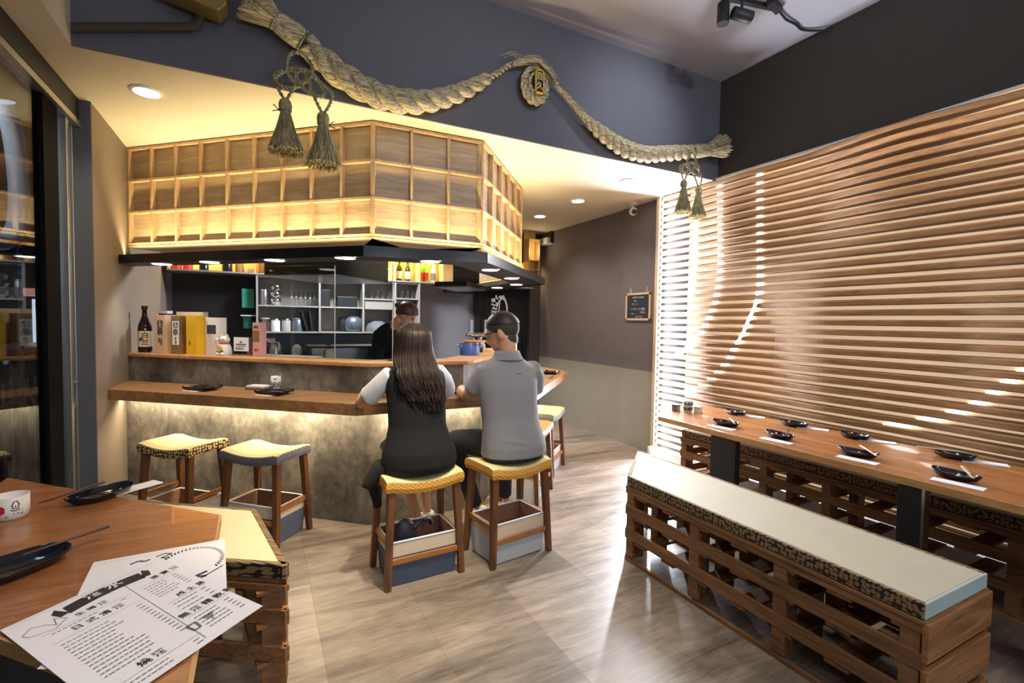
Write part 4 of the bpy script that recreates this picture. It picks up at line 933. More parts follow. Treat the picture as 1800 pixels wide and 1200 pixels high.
# --- left table
t = thing('side_table', 'reddish oak table with slanted ends at lower left, under the menus', 'table', (-0.6, 2.1, 0))
LT = [(-0.14, 1.12), (-0.145, 2.155), (-1.05, 3.06), (-1.05, 2.06)]
obj('table_top', MB().prism(LT, 0.704, 0.74), 'tableleft', t, world=True, bevel=0.002)
obj('edge_band', MB().prism([(-0.14, 1.12), (-0.134, 1.12), (-0.139, 2.155), (-0.145, 2.155)], 0.703, 0.7395), 'tabledge', t, world=True)
obj('edge_band', MB().prism([(-0.14, 1.12), (-1.05, 2.06), (-1.054, 2.055), (-0.143, 1.113)], 0.703, 0.7395), 'tabledge', t, world=True)
for (x, y) in ((-0.52, 1.75), (-0.62, 2.42)):
    obj('leg', MB().cbox((x, y, 0.352), 0.26, 0.05, 0.70, 0.3), 'blackmatte', t, world=True, bevel=0.002)
obj('foot_plate', MB().cbox((-0.57, 2.08, 0.006), 0.5, 0.8, 0.012, 0.0), 'blackmatte', t, world=True)

# ================================================================== TABLEWARE
def plate_mesh(a=0.105, b=0.058, h=0.03, seed=0, ang=0.0):
    rnd = random.Random(seed); mb = MB(); N = 36; vs = []; fs = []
    w = [1 + 0.035 * math.sin(5 * 2 * PI * j / N + seed) + rnd.uniform(-0.012, 0.012) for j in range(N)]
    rings = [(0.0, 0.007), (0.55, 0.007), (0.80, 0.013), (0.97, 0.028), (1.0, 0.030), (1.0, 0.026), (0.80, 0.006), (0.55, 0.0), (0.0, 0.0)]
    for (r, z) in rings:
        for j in range(N):
            t_ = 2 * PI * j / N; k = w[j] if r > 0.7 else 1; boat = 0.5 + 0.5 * abs(math.cos(t_)) ** 2
            vs.append((a * r * k * math.cos(t_), b * r * k * math.sin(t_), z * (0.8 + 0.45 * boat if z > 0.01 else 1) * h / 0.03))
    for i in range(len(rings) - 1):
        for j in range(N): fs.append((i * N + j, i * N + (j + 1) % N, (i + 1) * N + (j + 1) % N, (i + 1) * N + j))
    return mb.add(vs, fs, True)
MAT['lacquer'] = paint('glossy_dark_glaze', srgb(26, 25, 38), 0.10, 0.15, coat=None) if False else paint('glossy_dark_glaze', srgb(26, 25, 38), 0.10, 0.15)
MAT['chopdark'] = paint('dark_chopstick_wood', srgb(52, 36, 34), 0.4, 0.1)
MAT['choppale'] = paint('pale_chopstick_wood', srgb(214, 196, 176), 0.5, 0.05)
def place_setting(px, py, nx, ny, rz, chop, labs, groups, z=0.74, seed=0, chop_off=(0.0, 0.035), nz=0.35, scale=1.0, chop_r=0.0, cl=0.225):
    o = thing('napkin', labs[1], 'napkin', (nx, ny, z + 0.0005), nz, groups[1])
    obj('folded_sheet', MB().box(-0.035, 0.035, -0.10, 0.10, 0, 0.004), 'paper', o)
    p = thing('oval_plate', labs[0], 'plate', (px, py, z + (0.0055 if abs(px - nx) + abs(py - ny) < 0.13 else 0.0008)), rz, groups[0])
    obj('dish', plate_mesh(0.105 * scale, 0.058 * scale, 0.03, seed), 'lacquer', p, clean=True)
    c = thing('chopsticks', labs[2], 'chopsticks', (px + chop_off[0], py + chop_off[1], z + 0.040), rz + chop_r, groups[2])
    for s_ in (-1, 1): obj('stick', MB().tube([(-cl / 2, s_ * 0.004, 0.0), (cl / 2, s_ * 0.003, 0.004)], [0.0018, 0.0035], 8), chop, c)
    return p
fr = [(3.13, 2.50), (3.13, 2.07), (3.13, 1.58), (3.13, 1.13)]; bk_ = [(3.60, 2.78), (3.60, 2.27), (3.61, 1.85), (3.61, 1.31)]
ordn = ['farthest from the camera', 'second from the far end', 'third from the far end', 'nearest the camera']
for i in range(4):
    x, y = fr[i]
    place_setting(x, y, x - 0.11, y - 0.05, math.radians(90 + 8 * (-1) ** i), ['chopdark', 'chopdark', 'choppale', 'choppale'][i],
                  ['dark oval plate in the aisle-side row of the long table, %s' % ordn[i], 'white napkin in the aisle-side row of the long table, %s' % ordn[i], 'chopsticks on the aisle-side plate %s' % ordn[i]],
                  ['plates on the long table', 'napkins on the long table', 'chopsticks on the long table'], seed=i, chop_off=(0.02, -0.04), nz=0.12, chop_r=-0.9)
    x, y = bk_[i]
    place_setting(x, y, x + 0.035, y - 0.12, math.radians(88 - 6 * (-1) ** i), ['chopdark', 'chopdark', 'chopdark', 'choppale'][i],
                  ['dark oval plate in the wall-side row of the long table, %s' % ordn[i], 'white napkin in the wall-side row of the long table, %s' % ordn[i], 'chopsticks on the wall-side plate %s' % ordn[i]],
                  ['plates on the long table', 'napkins on the long table', 'chopsticks on the long table'], seed=i + 5, chop_off=(-0.02, 0.06), nz=0.5, chop_r=0.5)
def tea_cup(label, loc, r, h, rz=0, marks='wave'):
    c = thing('tea_cup', label, 'cup', loc, rz, None)
    obj('body', MB().lathe([(r * 0.78, 0), (r * 0.92, h * 0.06), (r, h * 0.3), (r, h), (r * 0.93, h), (r * 0.9, h * 0.1), (0.001, h * 0.08)], 28, capt=False), 'white', c)
    return c
def ring_mark(c, r, pts, w, mat='ink', name='printed_mark'):
    """flat printed stroke wrapped on a cup: pts are (angle, z)"""
    k = len(pts); vs = []; fs = []
    for i, (a, z) in enumerate(pts):
        p = pts[max(i - 1, 0)]; q = pts[min(i + 1, k - 1)]; da = (q[0] - p[0]) * r; dz = q[1] - p[1]; l = math.hypot(da, dz) or 1
        na, nz_ = -dz / l * w / 2 / r, da / l * w / 2
        for s_ in (1, -1):
            aa = a + s_ * na; zz = z + s_ * nz_; vs.append(((r + 0.0006) * math.cos(aa), (r + 0.0006) * math.sin(aa), zz))
    for i in range(k - 1): fs.append((2 * i, 2 * i + 1, 2 * i + 3, 2 * i + 2))
    return obj(name, MB().add(vs, fs), mat, c)
def cup_text(c, txt, r, a, z, size, mat='ink', bold=0.0):
    m = frame_m((math.cos(a) * (r + 0.0006), math.sin(a) * (r + 0.0006), z), (-math.sin(a), math.cos(a), 0), (0, 0, 1))
    textmesh(txt, size, mat, c, PM(c) @ m, 'lettering', bold=bold)
# cup on the long table
c = tea_cup('white tea cup with black brush writing at the far end of the long table', (3.30, 3.03, 0.74), 0.038, 0.105)
for k, ch in enumerate(('魚', '鮪', '鯛', '鮭', '鰻', '鯖')):
    a = math.radians(-170 + (k % 3) * 50); cup_text(c, ch, 0.038, a, 0.072 if k < 3 else 0.03, 0.036, bold=0.0004)
for i, (dx, dy) in enumerate(((-0.045, 0.09), (0.06, -0.06))):
    o = thing('condiment_box', ['small dark condiment box left of the fish-print cup', 'small white condiment box right of the fish-print cup'][i], 'box', (3.30 + dx, 3.03 + dy, 0.74), 0.3, 'small boxes by the far cup')
    obj('body', MB().box(-0.03, 0.03, -0.025, 0.025, 0, 0.045), ['ventgrey', 'white'][i], o, bevel=0.003); obj('lid', MB().box(-0.033, 0.033, -0.028, 0.028, 0.045, 0.053), ['ink', 'boxwood'][i], o)
# left table: cup, plates, menus
c = tea_cup('white tea cup with red round seal print at the left edge', (-0.835, 2.45, 0.74), 0.052, 0.085)
af = math.atan2(-2.45, 0.835)
mbd = []
o = ring_mark(c, 0.052, [(af - 0.58 + 0.16 * math.cos(u) * 1.0, 0.042 + 0.009 * math.sin(u)) for u in [2 * PI * k / 14 for k in range(15)]], 0.014, 'red', 'red_seal')
for pts in ([(af + 0.05, 0.055), (af + 0.14, 0.070), (af + 0.3, 0.072), (af + 0.42, 0.058), (af + 0.36, 0.045), (af + 0.1, 0.045), (af + 0.05, 0.055)], [(af - 0.02, 0.04), (af + 0.2, 0.036), (af + 0.46, 0.04)], [(af + 0.2, 0.05), (af + 0.24, 0.055)],
            [(af + 0.1, 0.024), (af + 0.16, 0.026)], [(af + 0.3, 0.024), (af + 0.38, 0.027)], [(af + 0.5, 0.020), (af + 0.62, 0.024)], [(af - 0.3, 0.016), (af - 0.2, 0.018)]):
    ring_mark(c, 0.052, pts, 0.0035)
place_setting(-0.595, 2.555, -0.50, 2.64, math.radians(43), 'chopdark', ['dark oval plate near the cup on the left table', 'white napkin under the far plate of the left table', 'dark chopsticks resting across the far plate of the left table'], ['plates on the left table', 'napkins on the left table', 'chopsticks on the left table'],
              seed=11, chop_off=(-0.085, -0.01), nz=-0.9, scale=1.15, chop_r=0.12, cl=0.24)
place_setting(-0.665, 1.905, -0.78, 1.80, math.radians(36), 'chopdark', ['dark oval plate cut by the left edge of the picture', 'white napkin under the near plate of the left table', 'dark chopsticks under the near plate pointing right'], ['plates on the left table', 'napkins on the left table', 'chopsticks on the left table'],
              seed=17, chop_off=(0.115, 0.10), nz=0.5, scale=1.45, chop_r=0.03, cl=0.22)
# menus
def quad_sheet(name, label, Lc, Tc, Rc, z, group):
    """sheet from three corners (left, top, right), in table plane; u from L to T, v from T to R"""
    Lc, Tc, Rc = Vector(Lc), Vector(Tc), Vector(Rc); Bc = Lc + Rc - Tc
    o = thing(name, label, 'menu', ((Lc.x + Rc.x) / 2, (Lc.y + Rc.y) / 2, z), 0, group)
    N = 8; vs = []; fs = []
    for i in range(N + 1):
        for j in range(N + 1):
            p = Lc + (Tc - Lc) * (j / N) + (Rc - Tc) * (i / N); vs.append((p.x, p.y, z + 0.0004 * math.sin(i * 0.8)))
    for i in range(N):
        for j in range(N): fs.append((i * (N + 1) + j, (i + 1) * (N + 1) + j, (i + 1) * (N + 1) + j + 1, i * (N + 1) + j + 1))
    k = len(vs); vs2 = [(v[0], v[1], v[2] - 0.0006) for v in vs]; fs2 = [tuple(reversed([i + k for i in f])) for f in fs]
    obj('sheet', MB().add(vs + vs2, fs + fs2), 'paper', o, world=True); return o, Lc, Tc, Rc
MG = 'printed menu sheets on the left table'
# the printed page reads along the L->R ... direction of the long side
mA, L_, T_, R_ = quad_sheet('menu_sheet', 'white drinks menu with black printing, on top at lower left', (-0.557, 1.561), (-0.289, 1.819), (0.001, 1.402), 0.7462, MG)
ex = (R_ - T_).normalized(); sx_ = (R_ - T_).length; ey0 = (T_ - L_); 
def PA(u, v, z=0.7468):
    """u: 0..1 along L->T (bottom-left edge to top), v: 0..1 along T->R"""
    p = L_ + (T_ - L_) * u + (R_ - T_) * v; return Vector((p.x, p.y, z))
def ptext(txt, u, v, size, bold=0.0, mat='ink', parent=None, extra=0.0):
    o = PA(u, v); X = Vector((T_.x - L_.x, T_.y - L_.y, 0)).normalized(); Y = Vector((-X.y, X.x, 0))
    textmesh(txt, size, mat, parent or mA, frame_m(o + Vector((0, 0, extra)), X, Y), 'lettering', extrude=0.0001, bold=bold)
def pbar(u0, v0, u1, v1, w, mat='ink', parent=None, name='rule', mbx=None):
    a, b = PA(u0, v0), PA(u1, v1); d = (b - a).normalized(); n_ = Vector((-d.y, d.x, 0)) * w / 2
    m_ = mbx or MB(); m_.add([a + n_, a - n_, b - n_, b + n_], [(0, 1, 2, 3)])
    if mbx is None: obj(name, m_, mat, parent or mA, world=True)
# banner
pts = [(0.42 + 0.05 * math.sin(i / 10 * PI) - 0.0, 0) for i in range(11)]
mb = MB(); vs = []
for i in range(13):
    u = 0.30 + 0.50 * i / 12; bend = 0.035 * math.sin(PI * i / 12)
    vs += [PA(u, 0.035 - bend * 0.6 + 0.03), PA(u, 0.125 - bend * 0.6 + 0.03)]
mb.add(vs, [(2 * i, 2 * i + 1, 2 * i + 3, 2 * i + 2) for i in range(12)])
for (u, s_) in ((0.26, -1), (0.83, 1)):
    mb.add([PA(u, 0.05), PA(u + s_ * 0.035, 0.09), PA(u + s_ * 0.01, 0.15), PA(u - s_ * 0.045, 0.14)], [(0, 1, 2, 3)])
obj('banner', mb, 'ink', mA, world=True)
ptext('酒 水', 0.55, 0.075, 0.040, 0.0006, 'paper', extra=0.0003)
for (txt, u, v, s_) in (('生 啤 酒', 0.42, 0.205, 0.020), ('日 式 清 酒', 0.40, 0.315, 0.024), ('果 實 酒', 0.93, 0.20, 0.022), ('威 士 忌', 0.90, 0.50, 0.022), ('無 酒 精 飲 料', 0.86, 0.70, 0.025), ('燒 酒', 0.36, 0.86, 0.026)):
    ptext(txt, u - 0.02, v, s_, 0.0004)
mbt = MB(); mbl = MB(); rnd = random.Random(3)
for v in (0.235, 0.345, 0.235, 0.53, 0.73, 0.89): pass
for (u0, u1, v) in ((0.10, 0.63, 0.245), (0.10, 0.63, 0.36), (0.68, 0.98, 0.235), (0.68, 0.98, 0.53), (0.66, 0.98, 0.735), (0.08, 0.62, 0.90)): pbar(u0, v, u1, v, 0.0008, mbx=mbl)
pbar(0.655, 0.14, 0.60, 0.96, 0.0012, mbx=mbl); pbar(0.04, 0.02, 0.97, 0.02, 0.0006, mbx=mbl)
obj('rules', mbl, 'ink', mA, world=True)
def textrows(u0, u1, v0, v1, rows):
    for r_ in range(rows):
        v = v0 + (v1 - v0) * r_ / max(rows - 1, 1); u = u0
        while u < u0 + (u1 - u0) * rnd.uniform(0.45, 0.62): w_ = rnd.uniform(0.016, 0.03); pbar(u, v, u + w_, v, 0.0035, mbx=mbt); u += w_ + 0.008
        pbar(u1 - 0.06, v, u1 - 0.02, v, 0.0035, mbx=mbt)
textrows(0.12, 0.62, 0.40, 0.80, 13); textrows(0.14, 0.6, 0.268, 0.268, 1); textrows(0.70, 0.97, 0.27, 0.42, 6); textrows(0.70, 0.97, 0.56, 0.64, 3); textrows(0.68, 0.97, 0.77, 0.90, 5); textrows(0.14, 0.6, 0.93, 0.96, 2)
obj('small_print', mbt, 'ink2', mA, world=True)['kind'] = 'stuff'
def sketch(pts, w=0.0022, parent=None, mat='ink'):
    mbs = MB()
    for a, b in zip(pts, pts[1:]): pbar(a[0], a[1], b[0], b[1], w, mbx=mbs)
    obj('drawing', mbs, mat, parent or mA, world=True)
sketch([(0.04, 0.16), (0.10, 0.12), (0.16, 0.15), (0.20, 0.20), (0.22, 0.13), (0.27, 0.18), (0.18, 0.23), (0.06, 0.2), (0.04, 0.16)], mat='ink2')
for k in range(6): sketch([(0.70 + 0.01 * k, 0.80 + 0.012 * k), (0.79 - 0.01 * k, 0.80 + 0.012 * k)], 0.004, mat='ink2')
sketch([(0.60, 0.80), (0.66, 0.80), (0.65, 0.86), (0.61, 0.86), (0.60, 0.80)], 0.006, mat='ink2')
# second sheet with rope drawing
mB, L_, T_, R_ = quad_sheet('menu_sheet', 'white menu with black rope drawing, lying under the drinks menu', (-0.459, 1.882), (-0.113, 1.896), (-0.087, 1.528), 0.7445, MG)
sheetB = (L_, T_, R_)
def PA(u, v, z=0.7451):
    p = sheetB[0] + (sheetB[1] - sheetB[0]) * u + (sheetB[2] - sheetB[1]) * v; return Vector((p.x, p.y, z))
mbr = MB()
for k in range(26):
    a = math.radians(150 - k * 7.4); u, v = 0.74 + 0.22 * math.cos(a), 0.36 - 0.25 * math.sin(a)
    u2, v2 = 0.74 + 0.25 * math.cos(a - 0.07), 0.36 - 0.285 * math.sin(a - 0.07); pbar(u, v, u2, v2, 0.0045, mbx=mbr)
obj('rope_drawing', mbr, 'ink', mB, world=True)
sketch([(0.46, 0.13), (0.52, 0.09), (0.58, 0.12), (0.50, 0.17), (0.56, 0.20)], 0.006, mB); sketch([(0.98, 0.55), (0.80, 0.72)], 0.004, mB); sketch([(0.86, 0.60), (0.76, 0.66), (0.86, 0.68)], 0.010, mB)
sketch([(0.06, 0.06), (0.95, 0.04)], 0.0008, mB, 'ink2'); sketch([(0.28, 0.19), (0.34, 0.15), (0.38, 0.18), (0.42, 0.16)], 0.008, mB)
mC, L_, T_, R_ = quad_sheet('menu_sheet', 'white paper corner poking out beyond the table edge under the menus', (-0.43, 1.36), (-0.36, 1.62), (-0.10, 1.50), 0.7422, MG)

# --- place settings on the bar
def square_plate(label, loc, rz, grp='square plates on the bar'):
    t = thing('square_plate', label, 'plate', loc, rz, grp); mb = MB(); N = 8; a = 0.105; vs = []; fs = []
    for s_ in (1, 0):
        for i in range(N + 1):
            for j in range(N + 1):
                u, v = 2 * i / N - 1, 2 * j / N - 1; z = 0.006 + 0.020 * max(abs(u) ** 4, 0) * 0.6 + 0.012 * abs(v) ** 5 if s_ else 0.0 + 0.014 * abs(u) ** 4
                vs.append((u * a, v * a * 0.72, z))
    M_ = (N + 1) ** 2
    for i in range(N):
        for j in range(N):
            q = (i * (N + 1) + j, (i + 1) * (N + 1) + j, (i + 1) * (N + 1) + j + 1, i * (N + 1) + j + 1); fs.append(q); fs.append(tuple(reversed([k + M_ for k in q])))
    b = [i * (N + 1) for i in range(N + 1)] + [N * (N + 1) + j for j in range(1, N + 1)] + [i * (N + 1) + N for i in range(N - 1, -1, -1)] + [j for j in range(N - 1, 0, -1)]
    for k in range(len(b)): fs.append((b[k], b[k] + M_, b[(k + 1) % len(b)] + M_, b[(k + 1) % len(b)]))
    obj('dish', mb.add(vs, fs), 'lacquer', t, clean=True); return t
for i, (x, y) in enumerate(((-0.385, 4.24), (0.085, 3.835))):
    w_ = ['nearer the left wall', 'in front of the tea cup']
    o = thing('napkin', 'white napkin under the square bar plate %s' % w_[i], 'napkin', (x - 0.045, y - 0.055, 0.9605), math.radians(-43), 'napkins on the bar'); obj('folded_sheet', MB().box(-0.09, 0.04, -0.03, 0.03, 0, 0.003), 'paper', o)
    square_plate('black square plate on the left side of the bar %s' % w_[i], (x, y, 0.964), math.radians(-43))
    o = thing('chopsticks', 'black chopsticks across the square bar plate %s' % w_[i], 'chopsticks', (x + 0.02, y + 0.01, 0.992), math.radians(-20), 'chopsticks on the bar')
    for s_ in (-1, 1): obj('stick', MB().tube([(-0.11, s_ * 0.004, 0.0), (0.11, s_ * 0.003, 0.004)], [0.0018, 0.0035], 8), 'chopdark', o)
square_plate('black square plate on the right wing of the bar', (2.72, 4.36, 0.9605), math.radians(45))
o = thing('chopsticks', 'black chopsticks beside the plate on the right wing of the bar', 'chopsticks', (2.52, 4.02, 0.9645), math.radians(50), 'chopsticks on the bar')
for s_ in (-1, 1): obj('stick', MB().tube([(-0.11, s_ * 0.004, 0.0), (0.11, s_ * 0.003, 0.0)], [0.0025, 0.0035], 8), 'chopdark', o)
o = thing('napkin_box', 'low box of white napkins next to the bar tea cup', 'napkin box', (-0.02, 4.13, 0.9605), math.radians(-38))
obj('tray', MB().box(-0.075, 0.075, -0.05, 0.05, 0, 0.018), 'boxbrown', o, bevel=0.002); obj('napkins', MB().box(-0.07, 0.07, -0.045, 0.045, 0.018, 0.032), 'paper', o, bevel=0.002)
c = tea_cup('white tea cup with black wave print on the bar', (0.10, 4.10, 0.9605), 0.036, 0.10)
ab = math.atan2(-4.1, -0.1)
for (z_, ph) in ((0.05, 0), (0.036, 0.5), (0.022, 1.0)):
    ring_mark(c, 0.036, [(ab - 1.2 + 2.4 * k / 20, z_ + 0.007 * math.sin(k * 0.9 + ph)) for k in range(21)], 0.006)
cup_text(c, '寿司', 0.036, ab - 0.1, 0.082, 0.016)
o = thing('lacquer_tray', 'dark lacquer tray between the two diners', 'tray', (1.245, 3.46, 0.9605), 0.05)
obj('base', MB().box(-0.125, 0.125, -0.09, 0.09, 0, 0.008), 'black', o, bevel=0.003); obj('rim', MB().tube([(-.125, -.09, .010), (.125, -.09, .010), (.125, .09, .010), (-.125, .09, .010)], 0.006, 8, closed=True), 'black', o)
o = thing('soup_bowl', 'dark bowl of food standing on the tray between the diners', 'bowl', (1.245, 3.50, 0.969), 0)
obj('bowl', MB().lathe([(0.03, 0), (0.034, 0.012), (0.05, 0.03), (0.058, 0.06), (0.054, 0.06), (0.045, 0.03), (0.001, 0.02)], 24, capt=False), 'chopdark', o)
MAT['greens'] = paint('chopped_green_garnish', srgb(150, 160, 80), 0.6, 0.2, scale=60)
o = tag(obj('garnish', MB().ball((0, 0, 0.012), 0.05, 0.035, 0.016, 12), 'greens'), 'heap of pale green garnish on the tray by the bowl', 'food'); o.location = (1.185, 3.425, 0.969)

# --- sake and gift boxes on the bar shelf
def facing(x, y): return math.atan2(-x, y)          # yaw so that local -y looks at the dining side
DA = math.radians(-43.5)
o = bottle(-0.90, 5.24, 1.188, 0.40, 0.052, 'bottlebrown', 'cream2', 'large dark sake bottle with cream label at the left end of the bar shelf', None)
r = 0.0535
def bottle_text(o, txt, z, size, da=0.0, bold=0.0008):
    a = math.radians(-80) + da; rr = 0.0545
    m = frame_m((math.cos(a) * rr, math.sin(a) * rr, z), (-math.sin(a), math.cos(a), 0), (0, 0, 1)); textmesh(txt, size, 'ink', o, PM(o) @ m, 'lettering', bold=bold)
bottle_text(o, '白', 0.145, 0.055); bottle_text(o, '兰', 0.085, 0.055); bottle_text(o, '泉', 0.112, 0.03, -0.55)
obj('neck_band', MB().lathe([(0.045, 0.235), (0.036, 0.262)], 18, capb=False, capt=False, m=Matrix.Shear('XY', 4, (0, 0)) if False else None), 'cream2', o)
def gift_box(label, x, y, w, d, h, mat, rz=DA, lab=None, cap=None, txt=None, z=1.188, group='boxes on the bar shelf'):
    o = thing('gift_box', label, 'box', (x, y, z), rz, group)
    obj('carton', MB().box(-w / 2, w / 2, -d / 2, d / 2, 0, h), mat, o, bevel=0.002)
    if lab: obj('paper_label', MB().box(-w * lab[0] / 2, w * lab[0] / 2, -d / 2 - 0.001, -d / 2, h * lab[1], h * lab[2]), lab[3], o)
    if cap: obj('lid', MB().box(-w / 2 - 0.001, w / 2 + 0.001, -d / 2 - 0.001, d / 2 + 0.001, h * 0.94, h + 0.002), cap, o)
    for (s_, zx, size, m_, xx) in (txt or []):
        textmesh(s_, size, m_, o, PM(o) @ frame_m((xx, -d / 2 - 0.0016, zx), (1, 0, 0), (0, 0, 1)), 'lettering', bold=0.0008)
    return o
gift_box('pale wooden sake box with black brush characters', -0.725, 5.07, 0.115, 0.10, 0.325, 'boxwood', txt=[('獺', 0.245, 0.066, 'ink', 0), ('祭', 0.180, 0.066, 'ink', 0), ('純', 0.12, 0.018, 'ink', -0.012), ('米', 0.10, 0.018, 'ink', -0.012), ('大', 0.12, 0.018, 'ink', 0.012), ('吟', 0.10, 0.018, 'ink', 0.012), ('醸', 0.08, 0.018, 'ink', 0.012)])
gift_box('brown sake box with white label and black characters', -0.600, 4.945, 0.10, 0.10, 0.32, 'boxbrown', lab=(0.72, 0.24, 0.86, 'paper'), txt=[('獺', 0.238, 0.056, 'ink', 0), ('祭', 0.178, 0.056, 'ink', 0), ('磨', 0.13, 0.018, 'ink', 0), ('二', 0.112, 0.018, 'ink', 0), ('割', 0.094, 0.018, 'ink', 0)])
gift_box('plain bright yellow gift box on the bar shelf', -0.475, 4.815, 0.115, 0.10, 0.325, 'gold', txt=[('木', 0.11, 0.02, 'boxbrown', -0.02), ('屋', 0.09, 0.02, 'boxbrown', -0.02)])
gift_box('white box with dark blue square label behind the lucky cat', -0.335, 4.775, 0.13, 0.09, 0.31, 'white', lab=(0.72, 0.56, 0.80, 'navysplash'))
gift_box('wide pale carton standing behind the yellow and brown boxes', -0.53, 5.04, 0.30, 0.05, 0.355, 'cream2', rz=DA)
gift_box('small dark box behind the pale wooden sake box', -0.745, 5.21, 0.10, 0.05, 0.36, 'ink', cap='paper')
gift_box('tall pink carton with dark photo print on the bar shelf', -0.01, 4.50, 0.075, 0.07, 0.275, 'pink', lab=(0.86, 0.42, 0.76, 'boxbrown'), txt=[('梅酒', 0.235, 0.024, 'ink', 0), ('果実', 0.05, 0.02, 'red', 0)])
o = thing('card_holder', 'white sign card in a clear stand on the bar shelf', 'sign', (-0.145, 4.605, 1.188), DA)
obj('stand', MB().box(-0.07, 0.07, -0.02, 0.02, 0, 0.012), 'clearplastic', o); obj('card', MB().box(-0.075, 0.075, -0.003, 0.003, 0.035, 0.15), 'paper', o); obj('clear_block', MB().box(0.055, 0.10, 0.0, 0.06, 0.0, 0.15), 'clearplastic', o)
for (x0, x1, z0, z1) in ((-0.05, 0.05, 0.088, 0.096), (-0.045, 0.045, 0.074, 0.079), (-0.055, 0.02, 0.058, 0.062), (-0.055, 0.03, 0.050, 0.054)): obj('printed_line', MB().box(x0, x1, -0.0042, -0.003, z0, z1), 'ink', o)
obj('printed_emblem', MB().lathe([(0.016, 0), (0.006, 0.012)], 12, (0, -0.0036, 0.105), sy=0.05), 'ink', o)
o = thing('sauce_packet', 'red packet next to the sign card', 'packet', (-0.055, 4.60, 1.188), DA); obj('body', MB().ball((0, 0, 0.04), 0.025, 0.015, 0.04, 10), 'red', o)
# generic lucky cat ornament (white ceramic cat, sitting)
o = thing('cat_ornament', 'small white ceramic cat ornament on the bar shelf', 'ornament', (-0.265, 4.645, 1.188), DA)
obj('body', MB().lathe([(0.048, 0), (0.055, 0.02), (0.050, 0.06), (0.036, 0.095), (0.030, 0.10)], 20), 'white', o)
obj('head', MB().ball((0, 0, 0.128), 0.043, 0.036, 0.034, 16), 'white', o)
for s_ in (-1, 1):
    obj('ear', MB().lathe([(0.014, 0), (0.009, 0.014), (0.001, 0.028)], 10, (s_ * 0.026, 0, 0.150)), 'boxwood', o)
    obj('eye', MB().ball((s_ * 0.015, -0.034, 0.132), 0.006, 0.003, 0.0025, 8), 'ink', o)
    obj('paw', MB().ball((s_ * 0.024, -0.045, 0.012), 0.014, 0.014, 0.012, 10), 'white', o)
obj('raised_paw', MB().tube([(-0.045, -0.01, 0.07), (-0.058, -0.02, 0.10), (-0.052, -0.025, 0.135)], [0.014, 0.014, 0.015], 10), 'white', o)
obj('collar', MB().tube([(0.036 * math.cos(a), 0.034 * math.sin(a), 0.098) for a in [2 * PI * k / 16 for k in range(16)]], 0.005, 6, closed=True), 'red', o)
obj('coin', MB().ball((0.005, -0.05, 0.06), 0.020, 0.005, 0.026, 12), 'gold', o)
obj('painted_ribbon', MB().tube([(-0.03, -0.047, 0.035), (0.0, -0.054, 0.028), (0.03, -0.046, 0.04)], 0.004, 6), 'ink', o)
o = thing('small_tray', 'small dark plate by the cook on the shelf', 'plate', (0.93, 3.76, 1.188), 0.2); obj('dish', MB().lathe([(0.05, 0), (0.075, 0.008), (0.07, 0.008)], 20), 'black', o)

# ================================================================== WALL FITTINGS
o = thing('chalkboard', 'small wood-framed chalkboard with chalk writing on the corridor wall', 'chalkboard', (4.028, 4.50, 1.54))
for (y0, y1, z0, z1) in ((-0.215, 0.215, 0.0, 0.025), (-0.215, 0.215, 0.305, 0.33), (-0.215, -0.19, 0.0, 0.33), (0.19, 0.215, 0.0, 0.33)): obj('frame_bar', MB().box(-0.018, 0.0, y0, y1, z0, z1), 'trimwood', o, bevel=0.002)
obj('slate', MB().box(-0.010, -0.002, -0.195, 0.195, 0.02, 0.31), 'chalk', o)
for s_ in (-1, 1): obj('hanging_string', MB().tube([(-0.008, s_ * 0.14 - 0.02, 0.33), (-0.006, s_ * 0.14 + 0.0, 0.40), (-0.008, s_ * 0.14 + 0.02, 0.33)], 0.002, 6), 'white', o)
for (s_, y, z, sz) in (('HAPPY HOUR', 0.0, 0.275, 0.032), ('18:00', -0.05, 0.235, 0.028), ('生ビール', -0.05, 0.195, 0.026), ('ハイボール 梅酒', 0.0, 0.135, 0.034), ('日本酒', 0.08, 0.095, 0.026), ('¥ 20', -0.09, 0.08, 0.026), ('おすすめ', 0.02, 0.042, 0.030)):
    textmesh(s_, sz, 'chalkink', o, PM(o) @ frame_m((-0.0108, -y, z), (0, -1, 0), (0, 0, 1)), 'lettering')
o = thing('security_camera', 'white dome security camera under the corridor ceiling', 'security camera', (3.90, 4.50, 2.87))
obj('base', MB().lathe([(0.045, 0.03), (0.05, 0.05)], 18), 'white', o); obj('neck', MB().tube([(0, 0, 0.035), (0, -0.005, -0.01)], 0.016, 10), 'white', o)
hd = obj('head', MB().ball((0, -0.01, -0.05), 0.048, 0.048, 0.048, 18), 'white', o); obj('lens', MB().lathe([(0.028, 0), (0.03, 0.012), (0.015, 0.014)], 16, (-0.018, -0.048, -0.062), m=Matrix.Rotation(math.radians(100), 4, Vector((1, -0.4, 0)))), 'black', hd, world=False)
o = thing('emergency_light', 'white boxed emergency light at the far end of the corridor wall', 'emergency light', (4.0, 6.62, 2.72)); obj('housing', MB().box(-0.06, 0.05, -0.12, 0.12, 0, 0.10), 'white', o, bevel=0.006); obj('bracket', MB().box(0.0, 0.05, -0.14, -0.12, 0.02, 0.2), 'blackmatte', o)
